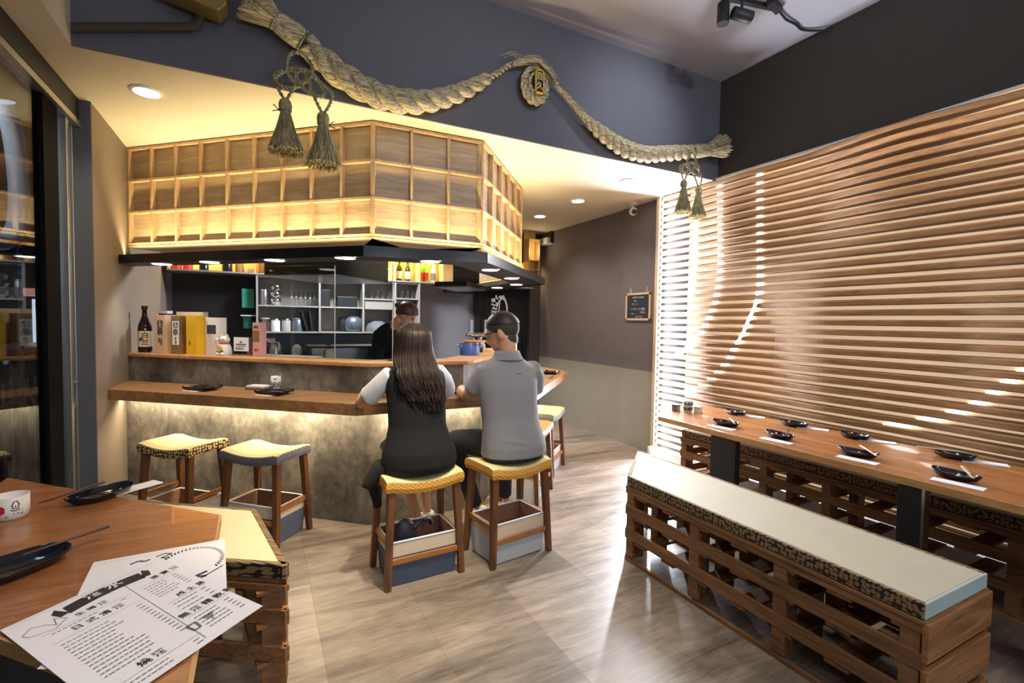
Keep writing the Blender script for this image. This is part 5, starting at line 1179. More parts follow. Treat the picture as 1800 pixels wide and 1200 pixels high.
# track lights and cable (upper ceiling)
def spot_fixture(label, p, target, rod=True):
    o = thing('track_spotlight', label, 'spotlight', p, 0, 'black track spotlights'); v = (Vector(target) - Vector(p)).normalized()
    a = Vector((0, 0, 0)) - v * 0.02; b = v * 0.0 - v * 0.16
    obj('can', MB().tube([Vector((0, 0, 0)) + v * 0.0 - v * 0.165, -v * 0.16, -v * 0.02, -v * 0.015], [0.03, 0.042, 0.042, 0.042], 20), 'blackmatte', o)
    obj('stem', MB().tube([-v * 0.09, Vector((-v.x * 0.09, -v.y * 0.09, CEILU - 0.02 - p[2]))], 0.010, 8), 'blackmatte', o); return o
TL = ['black cylinder spotlight pointing down, left one at the top edge', 'black cylinder spotlight pointing sideways, beside the down-pointing one', 'added black fill spotlight above the middle of the room', 'added black fill spotlight on the run behind the camera, third', 'added black fill spotlight above the left facade', 'added black fill spotlight above the left table', 'added black fill spotlight near the slatted wall', 'added black spotlight for the bright floor patch by the left table']  # past the first two: unseen fixtures for the added fill spots
for k, (p, tg, e, c_) in enumerate(TRACK):
    if k == 1: spot_fixture(TL[1], (3.17, 2.42, 3.72), (3.17 + 0.8, 2.42 - 0.25, 3.62))
    elif k == 0: spot_fixture(TL[0], (2.98, 2.52, 3.66), (2.9, 2.48, 0.5))
    else: spot_fixture(TL[k], (p[0], p[1], p[2]), tg)
o = thing('light_track', 'black light track on the pale grey ceiling', 'light track', (3.2, 2.2, CEILU - 0.03)); obj('rail', MB().beam((3.44, 2.42, CEILU - 0.014), (2.55, 2.62, CEILU - 0.014), 0.035, 0.028), 'blackmatte', o, world=True)
obj('end_feed', MB().beam((3.30, 2.38, CEILU - 0.02), (3.46, 2.42, CEILU - 0.02), 0.05, 0.045), 'blackmatte', o, world=True)
for k, (p, tg, e, c_) in enumerate(TRACK[2:]):
    pass
place_origin(single('track_cable', MB().tube(smooth_path([(3.46, 2.42, 3.862), (3.60, 2.46, 3.86), (3.74, 2.47, 3.866), (3.86, 2.49, 3.868), (3.98, 2.42, 3.86), (4.012, 2.36, 3.85)], 4), 0.009, 8), 'blackmatte', 'thin dark cable running from the light track to the charcoal wall', 'cable'))
for k, p in enumerate(FILL_PEND):
    o = thing('fill_pendant', ['added round fill pendant over the middle of the entrance', 'added round fill pendant by the left facade behind the camera', 'added round fill pendant by the slatted wall behind the camera'][k], 'lamp', p, 0, 'added fill pendants by the entrance')
    obj('globe', MB().ball((0, 0, 0), 0.13, 0.13, 0.13, 20), 'clearplastic', o); obj('cord', MB().tube([(0, 0, 0.13), (0, 0, CEILU - p[2])], 0.004, 6), 'blackmatte', o)
# pipe and duct above the bar front, upper left
place_origin(single('wall_pipe', MB().tube([(-0.86, 3.35, 2.99), (-0.36, 3.35, 3.135), (-0.325, 3.35, 3.15), (-0.305, 3.35, 3.18), (-0.30, 3.35, 3.22), (-0.30, 3.35, 3.86)], [0.022] * 6, 12), 'charcoal', 'dark lagged pipe with an elbow on the navy fascia, upper left', 'pipe'))
place_origin(single('air_duct', MB().add([(-0.50, 3.2, 3.24), (-0.20, 3.2, 3.19), (-0.16, 3.2, 3.24), (-0.16, 3.2, 3.86), (-0.5, 3.2, 3.86), (-0.50, 3.34, 3.24), (-0.20, 3.34, 3.19), (-0.16, 3.34, 3.24), (-0.16, 3.34, 3.86), (-0.5, 3.34, 3.86)],
      [(0, 1, 2, 3, 4), (9, 8, 7, 6, 5), (0, 5, 6, 1), (1, 6, 7, 2), (2, 7, 8, 3), (3, 8, 9, 4), (4, 9, 5, 0)]), 'brass', 'olive metal duct end at the top edge beside the pipe', 'duct', bevel=0.006))

# ================================================================== STRAW ROPE
def twisted(path, rad, turns_per_m, strands=3, n=9, phase=0.0, fat=0.54, offk=0.56):
    """strand meshes helically wound round a path"""
    P = [Vector(p) for p in path]; k = len(P); fr_ = []; prev = None; acc = 0; ang = []
    for i in range(k):
        t_ = (P[min(i + 1, k - 1)] - P[max(i - 1, 0)]).normalized()
        u = (Vector((0, 1, 0)) if prev is None else prev); u = (u - t_ * u.dot(t_)); u = u.normalized() if u.length > 1e-6 else t_.orthogonal().normalized(); prev = u; fr_.append((u, t_.cross(u)))
        if i: acc += (P[i] - P[i - 1]).length * 2 * PI * (turns_per_m(i / k) if callable(turns_per_m) else turns_per_m)
        ang.append(acc)
    out = []
    for s_ in range(strands):
        pts = []; rr = []
        for i in range(k):
            a = ang[i] + phase + 2 * PI * s_ / strands; R = rad[i]
            pts.append(P[i] + (fr_[i][0] * math.cos(a) + fr_[i][1] * math.sin(a)) * R * offk); rr.append(R * fat)
        out.append(MB().tube(pts, rr, n))
    return out
def resample(pts, n):
    P = smooth_path(pts, 12); L = [0]
    for a, b in zip(P, P[1:]): L.append(L[-1] + (b - a).length)
    out = []; j = 0
    for i in range(n):
        d = L[-1] * i / (n - 1)
        while j < len(L) - 2 and L[j + 1] < d: j += 1
        f = (d - L[j]) / max(L[j + 1] - L[j], 1e-9); out.append(P[j].lerp(P[j + 1], min(f, 1)))
    return out
rope = thing('straw_rope', 'thick twisted straw rope garland with brush ends hung along the navy fascia', 'rope', (1.9, 3.33, 3.2))
YR = 3.325
def lerp_r(knots, n):
    o_ = []
    for i in range(n):
        f = i / (n - 1)
        for (a, ra), (b, rb) in zip(knots, knots[1:]):
            if a <= f <= b: o_.append(ra + (rb - ra) * (f - a) / (b - a)); break
        else: o_.append(knots[-1][1])
    return o_
pl = resample([(0.255, YR - 0.02, 3.185), (0.36, YR, 3.115), (0.52, YR, 3.03), (0.74, YR, 2.975), (0.98, YR, 3.00), (1.22, YR, 3.10), (1.44, YR, 3.245), (1.50, YR, 3.29)], 150)
rl = lerp_r([(0, 0.066), (0.15, 0.080), (0.5, 0.078), (0.85, 0.056), (0.97, 0.045), (1.0, 0.022)], 150)
for mb in twisted(pl, rl, lambda f: 2.0 + 1.5 * f, 3, 12): obj('strand', mb, 'straw', rope, world=True)
pt = resample([(1.49, YR + 0.02, 3.285), (1.58, YR + 0.02, 3.35), (1.66, YR + 0.02, 3.42), (1.74, YR + 0.01, 3.46)], 60)
for mb in twisted(pt, lerp_r([(0, 0.022), (1, 0.020)], 60), 14, 2, 8): obj('strand', mb, 'straw', rope, world=True)
# coil
cc = Vector((1.885, YR, 3.345))
for (R_c, w_c, st_, yy_) in ((0.108, 0.027, 3, 0.0), (0.068, 0.014, 3, -0.02)):
    pc = [cc + Vector((R_c * 0.88 * math.cos(a), yy_, R_c * 1.12 * math.sin(a) - 0.02)) for a in [2 * PI * k / 90 for k in range(91)]]
    rc = [w_c * (1.25 - 0.5 * (0.5 + 0.5 * math.sin(2 * PI * k / 90))) for k in range(91)]
    for mb in twisted(pc, rc, 4.0 / (2 * PI * R_c) if R_c > 0.08 else 7.0 / (2 * PI * R_c), st_, 9): obj('coil_strand', mb, 'straw', rope, world=True)
mbw = MB(); rnd = random.Random(5)
for k in range(46):
    a = rnd.uniform(-0.3, 0.3); y_ = YR - 0.03 + rnd.uniform(-0.03, 0.03); z_ = rnd.uniform(-0.02, 0.025)
    mbw.tube([(1.68, y_ * 0.5 + YR * 0.5, 3.425 + z_ * 0.5), (1.80, y_, 3.475 + z_), (1.88, y_ - 0.01, 3.485 + z_), (1.98, y_, 3.44 + z_), (2.06, y_, 3.36 + z_ * 0.6)], 0.005, 5)
for k in range(10):
    mbw.tube([(1.72 + 0.01 * k, YR - 0.02, 3.46), (1.66 + 0.02 * k, YR - 0.03, 3.50 + rnd.uniform(-.01, .02)), (1.58 + 0.03 * k + (0.2 if k > 6 else 0), YR - 0.01, 3.47 + rnd.uniform(-.03, .03))], 0.0022, 4)
obj('binding_straw', mbw, 'straw', rope, world=True)
pr_ = resample([(2.06, YR, 3.37), (2.16, YR, 3.31), (2.26, YR, 3.24), (2.36, YR, 3.17)], 60)
for mb in twisted(pr_, lerp_r([(0, 0.016), (1, 0.030)], 60), 11, 3, 8): obj('strand', mb, 'straw', rope, world=True)
pr_ = resample([(2.33, YR, 3.19), (2.45, YR, 3.12), (2.62, YR, 3.045), (2.80, YR, 2.995), (3.02, YR, 2.99), (3.24, YR, 3.035), (3.42, YR - 0.01, 3.07), (3.56, YR - 0.02, 3.10)], 150)
rr_ = lerp_r([(0, 0.024), (0.15, 0.052), (0.4, 0.068), (0.8, 0.066), (1.0, 0.058)], 150)
for mb in twisted(pr_, rr_, lambda f: 4.4 - 1.0 * f, 3, 12): obj('strand', mb, 'straw', rope, world=True)
def brush_end(a, b, c, r0, r1, r2, cnt, seed):
    """bound bundle from a to b, flared brush from b to c"""
    a, b, c = Vector(a), Vector(b), Vector(c); rnd = random.Random(seed)
    mid = a.lerp(b, 0.5)
    obj('bundle', MB().tube([a, a.lerp(b, 0.15), mid, a.lerp(b, 0.88), b, b.lerp(c, 0.5)], [r0 * 0.85, r0, (r0 + r1) / 2 * 1.05, r1 * 1.0, r1 * 0.88, r1], 22), 'straw', rope, world=True)
    for p in (a, b):
        d = (c - b).normalized(); u = d.cross(Vector((0, 1, 0))).normalized(); w_ = d.cross(u); r = (r0 if p is a else r1) * 0.93
        obj('binding_cord', MB().tube([p + (u * math.cos(q) + w_ * math.sin(q)) * r for q in [2 * PI * k / 20 for k in range(20)]], 0.006, 6, closed=True), 'strawdark', rope, world=True)
    d = (c - b).normalized(); u = d.cross(Vector((0, 1, 0))).normalized(); w_ = d.cross(u); mbb = MB()
    for k in range(cnt):
        q = rnd.uniform(0, 2 * PI); r = math.sqrt(rnd.uniform(0.05, 1)); l = rnd.uniform(0.86, 1.04)
        p0 = b + (u * math.cos(q) + w_ * math.sin(q)) * r1 * 0.85 * r; p1 = b.lerp(c, l) + (u * math.cos(q) + w_ * math.sin(q)) * r2 * r
        mbb.tube([p0, p1], [0.0035, 0.0028], 4)
    o_ = obj('brush_straws', mbb, 'straw', rope, world=True); o_['kind'] = 'stuff'
brush_end((0.235, YR - 0.03, 3.195), (0.085, YR - 0.04, 3.265), (-0.060, YR - 0.06, 3.340), 0.068, 0.060, 0.125, 520, 1)
brush_end((3.56, YR - 0.02, 3.10), (3.74, YR - 0.04, 3.14), (3.91, YR - 0.08, 3.20), 0.062, 0.058, 0.112, 340, 2)
o = thing('plaque', 'small gold-framed plaque with characters inside the rope coil', 'plaque', (1.895, YR - 0.055, 3.33))
obj('board', MB().box(-0.030, 0.030, 0.0, 0.012, -0.085, 0.085), 'panelblack', o)
for (x0, x1, z0, z1) in ((-0.036, 0.036, 0.078, 0.088), (-0.036, 0.036, -0.088, -0.078), (-0.036, -0.028, -0.088, 0.088), (0.028, 0.036, -0.088, 0.088)): obj('frame_bar', MB().box(x0, x1, -0.004, 0.014, z0, z1), 'gold', o, bevel=0.001)
textmesh('百', 0.062, 'strawtip', o, PM(o) @ frame_m((0, -0.001, 0.036), (1, 0, 0), (0, 0, 1)), 'lettering', bold=0.001); textmesh('久', 0.062, 'strawtip', o, PM(o) @ frame_m((0, -0.001, -0.036), (1, 0, 0), (0, 0, 1)), 'lettering', bold=0.001)
# tassels with cord knots
def tassel_pair(label, cx, cz, s_, tl, seed):
    """cx,cz knot centre; s_ scale; tl: list of (x, z top, height, r bottom)"""
    t = thing('rope_tassel', label, 'tassel', (cx, YR - 0.09, cz), 0, 'straw tassels under the rope'); rnd = random.Random(seed); Y = YR - 0.09
    def loop(fn, n=70, r=0.011):
        pts = [Vector(fn(2 * PI * k / n)) for k in range(n + 1)]
        for mb in twisted(pts, [r * s_] * (n + 1), 20 / s_, 2, 6, fat=0.62, offk=0.55): obj('cord', mb, 'strawdark', t, world=True)
    a1, a2 = tl[0], tl[1]
    loop(lambda q: (cx + 0.00 * s_ + 0.072 * s_ * math.cos(q), Y + 0.012 * math.sin(2 * q), cz + 0.075 * s_ + 0.085 * s_ * math.sin(q)))
    loop(lambda q: (cx - 0.050 * s_ + 0.085 * s_ * math.cos(q), Y - 0.012 * math.sin(2 * q), cz + 0.0 * s_ + 0.055 * s_ * math.sin(q) + 0.03 * s_ * math.cos(q)))
    loop(lambda q: (cx + 0.055 * s_ + 0.08 * s_ * math.cos(q), Y + 0.014 * math.cos(2 * q), cz - 0.005 * s_ + 0.06 * s_ * math.sin(q) - 0.035 * s_ * math.cos(q)))
    for (x, zt, h, rb) in tl:
        for sg in (-1, 1):
            pts = resample([(x + sg * 0.004, Y, zt - 0.01), (x + sg * 0.04 * s_, Y, zt + 0.06 * s_), (cx + (x - cx) * 0.9 + sg * 0.06 * s_, Y + 0.01, zt + 0.14 * s_), (cx + (x - cx) * 0.4, Y, cz + 0.05 * s_)], 40)
            for mb in twisted(pts, [0.010 * s_] * 40, 20 / s_, 2, 6): obj('cord', mb, 'strawdark', t, world=True)
        hd = obj('head', MB().lathe([(0.010 * s_, zt), (0.030 * s_, zt - 0.012 * s_), (0.037 * s_, zt - 0.035 * s_), (0.035 * s_, zt - 0.06 * s_), (0.028 * s_, zt - 0.075 * s_)], 20, (x, Y, 0)), 'strawdark', t, world=True)
        obj('tie', MB().tube([(x + 0.031 * s_ * math.cos(q), Y + 0.031 * s_ * math.sin(q), zt - 0.070 * s_) for q in [2 * PI * k / 14 for k in range(14)]], 0.005 * s_, 6, closed=True), 'strawdark', hd, world=True)
        sg = -1 if x < cx else 1; xx = x + sg * 0.034 * s_
        mbk = MB().tube([(xx, Y, zt - 0.07 * s_), (xx + sg * 0.03 * s_, Y, zt - 0.045 * s_)], 0.003, 5).tube([(xx, Y, zt - 0.07 * s_), (xx + sg * 0.035 * s_, Y, zt - 0.085 * s_)], 0.003, 5).ball((xx, Y, zt - 0.07 * s_), 0.008, 0.008, 0.008, 8); obj('tie_knot', mbk, 'chopdark', hd, world=True)
        z0 = zt - 0.072 * s_; z1 = zt - h; mbs = MB(); mbt_ = MB()
        mbs.lathe([(0.026 * s_, z0), (0.040 * s_, z0 - (z0 - z1) * 0.35), (rb * 0.80, z1 + 0.02), (rb * 0.78, z1 + 0.012)], 30, (x, Y, 0))
        for k in range(170):
            q = rnd.uniform(0, 2 * PI); r = math.sqrt(rnd.uniform(0.35 if k < 110 else 0.0, 1)); zz = z1 + rnd.uniform(-0.006, 0.008)
            ca, sa = math.cos(q), math.sin(q); p0 = (x + ca * 0.026 * s_ * r, Y + sa * 0.026 * s_ * r, z0); pm = (x + ca * rb * 0.52 * r, Y + sa * rb * 0.52 * r, z0 + (z1 - z0) * 0.45); p1 = (x + ca * rb * r, Y + sa * rb * r, zz)
            mbs.tube([p0, pm, p1], [0.0016, 0.0026, 0.0028], 4, caps=False); d = (Vector(p1) - Vector(pm)).normalized() * 0.010; mbt_.tube([Vector(p1) - d * 0.1, Vector(p1) + d], 0.0036, 5)
        o1 = obj('skirt', mbs, 'strawdark', t, world=True); o1['kind'] = 'stuff'; o2 = obj('cut_tips', mbt_, 'strawtip', t, world=True, label='pale cut straw tips'); o2['kind'] = 'stuff'
tassel_pair('pair of large straw tassels on a cord knot at the rope\'s left end', 0.215, 2.925, 1.0, [(0.135, 2.80, 0.31, 0.108), (0.345, 2.765, 0.32, 0.110)], 21)
tassel_pair('pair of smaller straw tassels hanging at the rope\'s right end', 3.485, 2.915, 0.85, [(3.39, 2.80, 0.285, 0.078), (3.575, 2.765, 0.275, 0.075)], 22)

# ================================================================== PEOPLE
def head_m(c, yaw, pitch, roll=0.0):
    return Matrix.Translation(c) @ Matrix.Rotation(yaw, 4, 'Z') @ Matrix.Rotation(pitch, 4, 'X') @ Matrix.Rotation(roll, 4, 'Y')
def add_head(mb, hm, k=1.0):
    R3 = hm.to_3x3().to_4x4()
    def P(x, y, z): return hm @ Vector((x * k, y * k, z * k))
    mb.ball(P(0, -0.008, 0.025), 0.078 * k, 0.098 * k, 0.092 * k, 20, R3)
    mb.ball(P(0, 0.030, -0.045), 0.058 * k, 0.062 * k, 0.070 * k, 16, R3)
    mb.ball(P(0, 0.062, -0.085), 0.026 * k, 0.022 * k, 0.022 * k, 12, R3)      # chin
    mb.tube([P(0, 0.088, 0.005), P(0, 0.108, -0.028), P(0, 0.096, -0.040)], [0.009 * k, 0.015 * k, 0.011 * k], 10)   # nose
    mb.ball(P(0, 0.086, -0.060), 0.022 * k, 0.010 * k, 0.009 * k, 10, R3)      # lips
    mb.ball(P(-0.03, 0.082, 0.022), 0.022 * k, 0.010 * k, 0.007 * k, 10, R3); mb.ball(P(0.03, 0.082, 0.022), 0.022 * k, 0.010 * k, 0.007 * k, 10, R3)
    for s_ in (-1, 1):
        e = R3 @ Matrix.Rotation(s_ * -0.35, 4, 'Z')
        mb.ball(P(s_ * 0.080, -0.008, -0.012), 0.010 * k, 0.020 * k, 0.032 * k, 12, e)
def add_hand(mb, wrist, d, up, s_=1, curl=0.5):
    """palm, four unequal curled fingers and a thumb from the side"""
    w = Vector(wrist); d = Vector(d).normalized(); up = Vector(up); up = (up - d * up.dot(d)).normalized(); sd = d.cross(up) * s_
    mb.tube([w, w + d * 0.035, w + d * 0.075], [0.026, 0.032, 0.030], 10, flat=0.5)
    for i, (o_, L) in enumerate(((-0.027, 0.062), (-0.009, 0.074), (0.010, 0.070), (0.027, 0.054))):
        b = w + d * 0.075 + sd * o_; p1 = b + d * L * 0.45 - up * L * 0.1 * curl; p2 = p1 + d * L * 0.3 - up * L * 0.35 * curl; p3 = p2 + d * L * 0.12 - up * L * 0.30 * curl
        mb.tube([b - d * 0.02, b, p1, p2, p3], [0.010, 0.0095, 0.009, 0.008, 0.007], 8)
    b = w + d * 0.028 - sd * 0.028; mb.tube([b + sd * 0.012, b - sd * 0.012 + d * 0.02, b - sd * 0.016 + d * 0.045 - up * 0.012], [0.013, 0.0105, 0.009], 8)
def shell(name, mb, mat, parent, voxel=0.011, smooth=8, label=None): return fuse(name, mb, mat, parent, voxel, smooth, True, label)
def eyes(hm, parent, k=1.0):
    for s_ in (-1, 1): obj('eye', MB().ball(hm @ Vector((s_ * 0.030 * k, 0.083 * k, 0.005 * k)), 0.010, 0.008, 0.006, 10), 'ink', parent, world=True)

# ---- woman with long hair, seen from behind
W_ = thing('person', 'person with long dark wavy hair, black sleeveless top over white tee, seated at the bar', 'person', (0.83, 2.82, 0), 0)
b = MB(); hm = head_m((0.835, 2.965, 1.365), 0.15, -0.35); add_head(b, hm)
b.tube([(0.835, 2.935, 1.34), (0.835, 2.905, 1.26), (0.835, 2.895, 1.18)], [0.046, 0.047, 0.06], 14)
b.loft([((0.84, 2.80, 0.63), 0.16, 0.13), ((0.84, 2.81, 0.72), 0.165, 0.125), ((0.84, 2.84, 0.86), 0.125, 0.095), ((0.84, 2.88, 1.02), 0.14, 0.095), ((0.84, 2.90, 1.13), 0.155, 0.09), ((0.835, 2.905, 1.19), 0.14, 0.065), ((0.835, 2.905, 1.225), 0.06, 0.05)], 22)
b.tube([(0.68, 2.91, 1.165), (0.605, 3.0, 1.06), (0.548, 3.095, 0.975)], [0.048, 0.044, 0.037], 12); b.tube([(0.548, 3.095, 0.975), (0.585, 3.22, 1.003), (0.70, 3.36, 1.000)], [0.035, 0.034, 0.023], 12)
b.tube([(0.99, 2.92, 1.165), (1.06, 3.02, 1.09), (1.105, 3.12, 1.01)], [0.048, 0.042, 0.035], 12); b.tube([(1.115, 3.12, 1.01), (1.08, 3.24, 1.005), (0.98, 3.36, 1.005)], [0.035, 0.033, 0.023], 12)
add_hand(b, (0.70, 3.36, 1.000), (0.7, 0.6, 0), (0, 0, 1), 1); add_hand(b, (0.98, 3.36, 1.005), (-0.7, 0.6, 0), (0, 0, 1), -1)
for (h_, kn, an, ft) in (((0.78, 2.86, 0.69), (0.80, 3.27, 0.645), (1.00, 3.40, 0.11), (1.03, 3.48, 0.05)), ((0.92, 2.86, 0.69), (0.98, 3.27, 0.645), (1.085, 3.43, 0.11), (1.13, 3.50, 0.05))):
    b.tube([h_, Vector(h_).lerp(Vector(kn), 0.5), kn], [0.085, 0.075, 0.056], 14); b.tube([kn, Vector(kn).lerp(Vector(an), 0.35), Vector(kn).lerp(Vector(an), 0.8), an], [0.056, 0.055, 0.034, 0.030], 14); b.tube([an, (an[0] + 0.005, an[1] + 0.01, 0.06), ft], [0.030, 0.032, 0.024], 10)
fuse('body', b, 'skin', W_, 0.0085, 4); eyes(hm, W_)
s1 = MB(); s1.tube([(0.70, 2.91, 1.18), (0.645, 2.95, 1.115), (0.60, 2.995, 1.055), (0.582, 3.02, 1.03)], [0.058, 0.060, 0.062, 0.065], 16); s1.tube([(0.98, 2.92, 1.185), (1.045, 2.97, 1.12), (1.085, 3.03, 1.06), (1.095, 3.06, 1.03)], [0.056, 0.058, 0.059, 0.060], 16)
s1.tube([(0.835 + 0.072 * math.cos(q), 2.905 + 0.060 * math.sin(q), 1.238 - 0.010 * math.sin(q)) for q in [2 * PI * k / 20 for k in range(20)]], 0.014, 8, closed=True)
s1.loft([((0.84, 2.905, 1.10), 0.165, 0.10), ((0.84, 2.905, 1.17), 0.175, 0.09), ((0.835, 2.905, 1.225), 0.085, 0.066)], 20)
shell('t_shirt', s1, 'whitetee', W_, 0.010, 5)
s2 = MB().loft([((0.84, 2.80, 0.615), 0.215, 0.150), ((0.84, 2.80, 0.66), 0.228, 0.165), ((0.84, 2.805, 0.73), 0.222, 0.155), ((0.84, 2.83, 0.80), 0.195, 0.135), ((0.84, 2.85, 0.87), 0.176, 0.120), ((0.842, 2.87, 0.97), 0.178, 0.118), ((0.842, 2.89, 1.06), 0.184, 0.118), ((0.84, 2.90, 1.13), 0.188, 0.115), ((0.838, 2.905, 1.18), 0.182, 0.098), ((0.835, 2.905, 1.215), 0.13, 0.08), ((0.835, 2.905, 1.228), 0.088, 0.068)], 26)
shell('sleeveless_top', s2, 'blacktee', W_, 0.011, 6)
s3 = MB().loft([((0.85, 2.78, 0.655), 0.20, 0.075, (1, 0, 0), (0, 0, 1)), ((0.87, 3.0, 0.68), 0.20, 0.085, (1, 0, 0), (0, 0, 1)), ((0.88, 3.20, 0.67), 0.185, 0.078, (1, 0, 0), (0, 0, 1)), ((0.885, 3.33, 0.64), 0.17, 0.070, (1, 0, 0), (0, 0, 1))], 20)
vs = [(0.66, 2.74, 0.66), (0.70, 2.86, 0.66), (0.60, 2.92, 0.66), (0.56, 2.76, 0.64)]
s3.loft([((0.64, 2.86, 0.66), 0.06, 0.10), ((0.585, 2.83, 0.60), 0.055, 0.06), ((0.545, 2.82, 0.548), 0.042, 0.045), ((0.580, 2.84, 0.52), 0.036, 0.04), ((0.602, 2.86, 0.44), 0.030, 0.034), ((0.606, 2.87, 0.395), 0.026, 0.03)], 14)
shell('skirt', s3, 'blacktee', W_, 0.011, 5)
for (x, y, rz) in ((1.035, 3.455, -0.3), (1.115, 3.475, -0.35)):
    m_ = Matrix.Translation((x, y, 0)) @ Matrix.Rotation(rz, 4, 'Z'); sh_ = MB()
    sh_.loft([(m_ @ Vector((0, -0.085, 0.045)), 0.032, 0.044, m_.to_3x3() @ Vector((1, 0, 0)), (0, 0, 1)), (m_ @ Vector((0, -0.04, 0.048)), 0.042, 0.047, m_.to_3x3() @ Vector((1, 0, 0)), (0, 0, 1)), (m_ @ Vector((0, 0.03, 0.038)), 0.046, 0.037, m_.to_3x3() @ Vector((1, 0, 0)), (0, 0, 1)), (m_ @ Vector((0, 0.085, 0.022)), 0.030, 0.022, m_.to_3x3() @ Vector((1, 0, 0)), (0, 0, 1))], 14)
    shell('shoe', sh_, 'whiteshoe', W_, 0.007, 4)
# hair: base volume plus wavy locks
hb = MB().loft([((0.835, 2.945, 1.484), 0.03, 0.03), ((0.835, 2.94, 1.470), 0.062, 0.068), ((0.833, 2.935, 1.435), 0.090, 0.100), ((0.830, 2.93, 1.38), 0.102, 0.112), ((0.828, 2.915, 1.31), 0.112, 0.098), ((0.826, 2.875, 1.24), 0.118, 0.080), ((0.836, 2.825, 1.17), 0.115, 0.058), ((0.855, 2.800, 1.10), 0.105, 0.040), ((0.875, 2.785, 1.04), 0.080, 0.030), ((0.885, 2.778, 1.00), 0.045, 0.022), ((0.885, 2.776, 0.98), 0.02, 0.012)], 24)
hairo = shell('hair', hb, 'hairbrown', W_, 0.010, 5)
rnd = random.Random(9); hl = MB()
for k in range(300):
    a = rnd.uniform(PI * 0.90, PI * 2.10); ca, sa = math.cos(a), math.sin(a); zend = rnd.uniform(0.93, 1.12) if sa < -0.3 else rnd.uniform(1.08, 1.26); pts = []
    prof = [(1.478, 0.035, 0.038, 0.835, 2.945), (1.435, 0.092, 0.102, 0.833, 2.935), (1.38, 0.105, 0.115, 0.830, 2.93), (1.31, 0.115, 0.101, 0.828, 2.915), (1.24, 0.125, 0.083, 0.828, 2.875), (1.17, 0.131, 0.061, 0.838, 2.825), (1.10, 0.128, 0.045, 0.855, 2.80), (1.03, 0.104, 0.037, 0.875, 2.785), (0.97, 0.082, 0.028, 0.885, 2.777), (0.92, 0.06, 0.024, 0.885, 2.775)]
    ph = rnd.uniform(0, 6.28); amp = rnd.uniform(0.010, 0.034) * (1.0 if sa < 0 else 0.5); fq = rnd.uniform(34, 52)
    for (z, rx, ry, cx, cy) in prof:
        if z < zend: break
        low = max(0, (1.30 - z) / 0.35); pts.append((cx + ca * rx * (1 + 0.03 * rnd.random()) + amp * low * math.sin(ph + z * fq), cy + sa * ry * 1.05 - 0.004 + amp * 0.6 * low * math.cos(ph + z * fq), z))
    rl_ = rnd.uniform(0.0035, 0.0075)
    if len(pts) > 2:
        pts = smooth_path(pts, 3); n_ = len(pts); hl.tube(pts, [rl_ * (1 - 0.75 * (i / n_) ** 2) for i in range(n_)], 5)
obj('loose_locks', hl, 'hairbrown', hairo, world=True)['kind'] = 'stuff'

# ---- man in grey polo shirt, seen from behind
M_ = thing('person', 'person with short black hair and glasses in a grey polo shirt, seated at the bar', 'person', (1.45, 2.82, 0), 0)
b = MB(); hm = head_m((1.450, 2.945, 1.428), math.radians(47), -0.32); add_head(b, hm, 1.14)
b.tube([(1.462, 2.915, 1.40), (1.468, 2.905, 1.32), (1.468, 2.90, 1.22)], [0.066, 0.066, 0.062], 16)
b.loft([((1.46, 2.80, 0.64), 0.175, 0.14), ((1.46, 2.82, 0.76), 0.17, 0.12), ((1.46, 2.85, 0.90), 0.165, 0.11), ((1.46, 2.88, 1.05), 0.185, 0.11), ((1.46, 2.90, 1.16), 0.17, 0.085), ((1.465, 2.90, 1.21), 0.12, 0.065), ((1.465, 2.90, 1.255), 0.07, 0.06)], 22)
b.tube([(1.31, 2.91, 1.155), (1.262, 2.965, 1.07), (1.245, 3.04, 0.995)], [0.058, 0.054, 0.046], 14); b.tube([(1.245, 3.04, 0.995), (1.26, 3.2, 1.004), (1.34, 3.40, 0.995)], [0.044, 0.042, 0.028], 14)
b.tube([(1.64, 2.91, 1.155), (1.715, 2.98, 1.08), (1.72, 3.08, 1.003)], [0.060, 0.053, 0.042], 14); b.tube([(1.72, 3.08, 1.003), (1.69, 3.22, 1.0), (1.60, 3.40, 0.995)], [0.042, 0.040, 0.028], 14)
add_hand(b, (1.34, 3.40, 0.995), (0.6, 0.7, 0), (0, 0, 1), 1); add_hand(b, (1.60, 3.40, 0.995), (-0.6, 0.7, 0), (0, 0, 1), -1)
legs = (((1.38, 2.86, 0.69), (1.215, 3.24, 0.655), (1.43, 3.34, 0.12), (1.50, 3.42, 0.05)), ((1.55, 2.86, 0.69), (1.64, 3.28, 0.65), (1.72, 3.42, 0.12), (1.78, 3.50, 0.05)))
for (h_, kn, an, ft) in legs:
    b.tube([h_, kn], [0.085, 0.055], 12); b.tube([kn, Vector(kn).lerp(Vector(an), 0.35), an], [0.055, 0.053, 0.033], 12); b.tube([an, ft], [0.033, 0.026], 10)
fuse('body', b, 'skin', M_, 0.0085, 4); eyes(hm, M_)
s1 = MB().loft([((1.475, 2.80, 0.635), 0.228, 0.165), ((1.475, 2.80, 0.70), 0.226, 0.160), ((1.47, 2.815, 0.78), 0.212, 0.148), ((1.465, 2.84, 0.87), 0.200, 0.135), ((1.465, 2.86, 0.97), 0.204, 0.130), ((1.463, 2.88, 1.07), 0.216, 0.128), ((1.462, 2.90, 1.15), 0.222, 0.118), ((1.462, 2.905, 1.20), 0.205, 0.100), ((1.464, 2.905, 1.235), 0.15, 0.084), ((1.466, 2.905, 1.265), 0.095, 0.076), ((1.466, 2.905, 1.288), 0.080, 0.070)], 28)
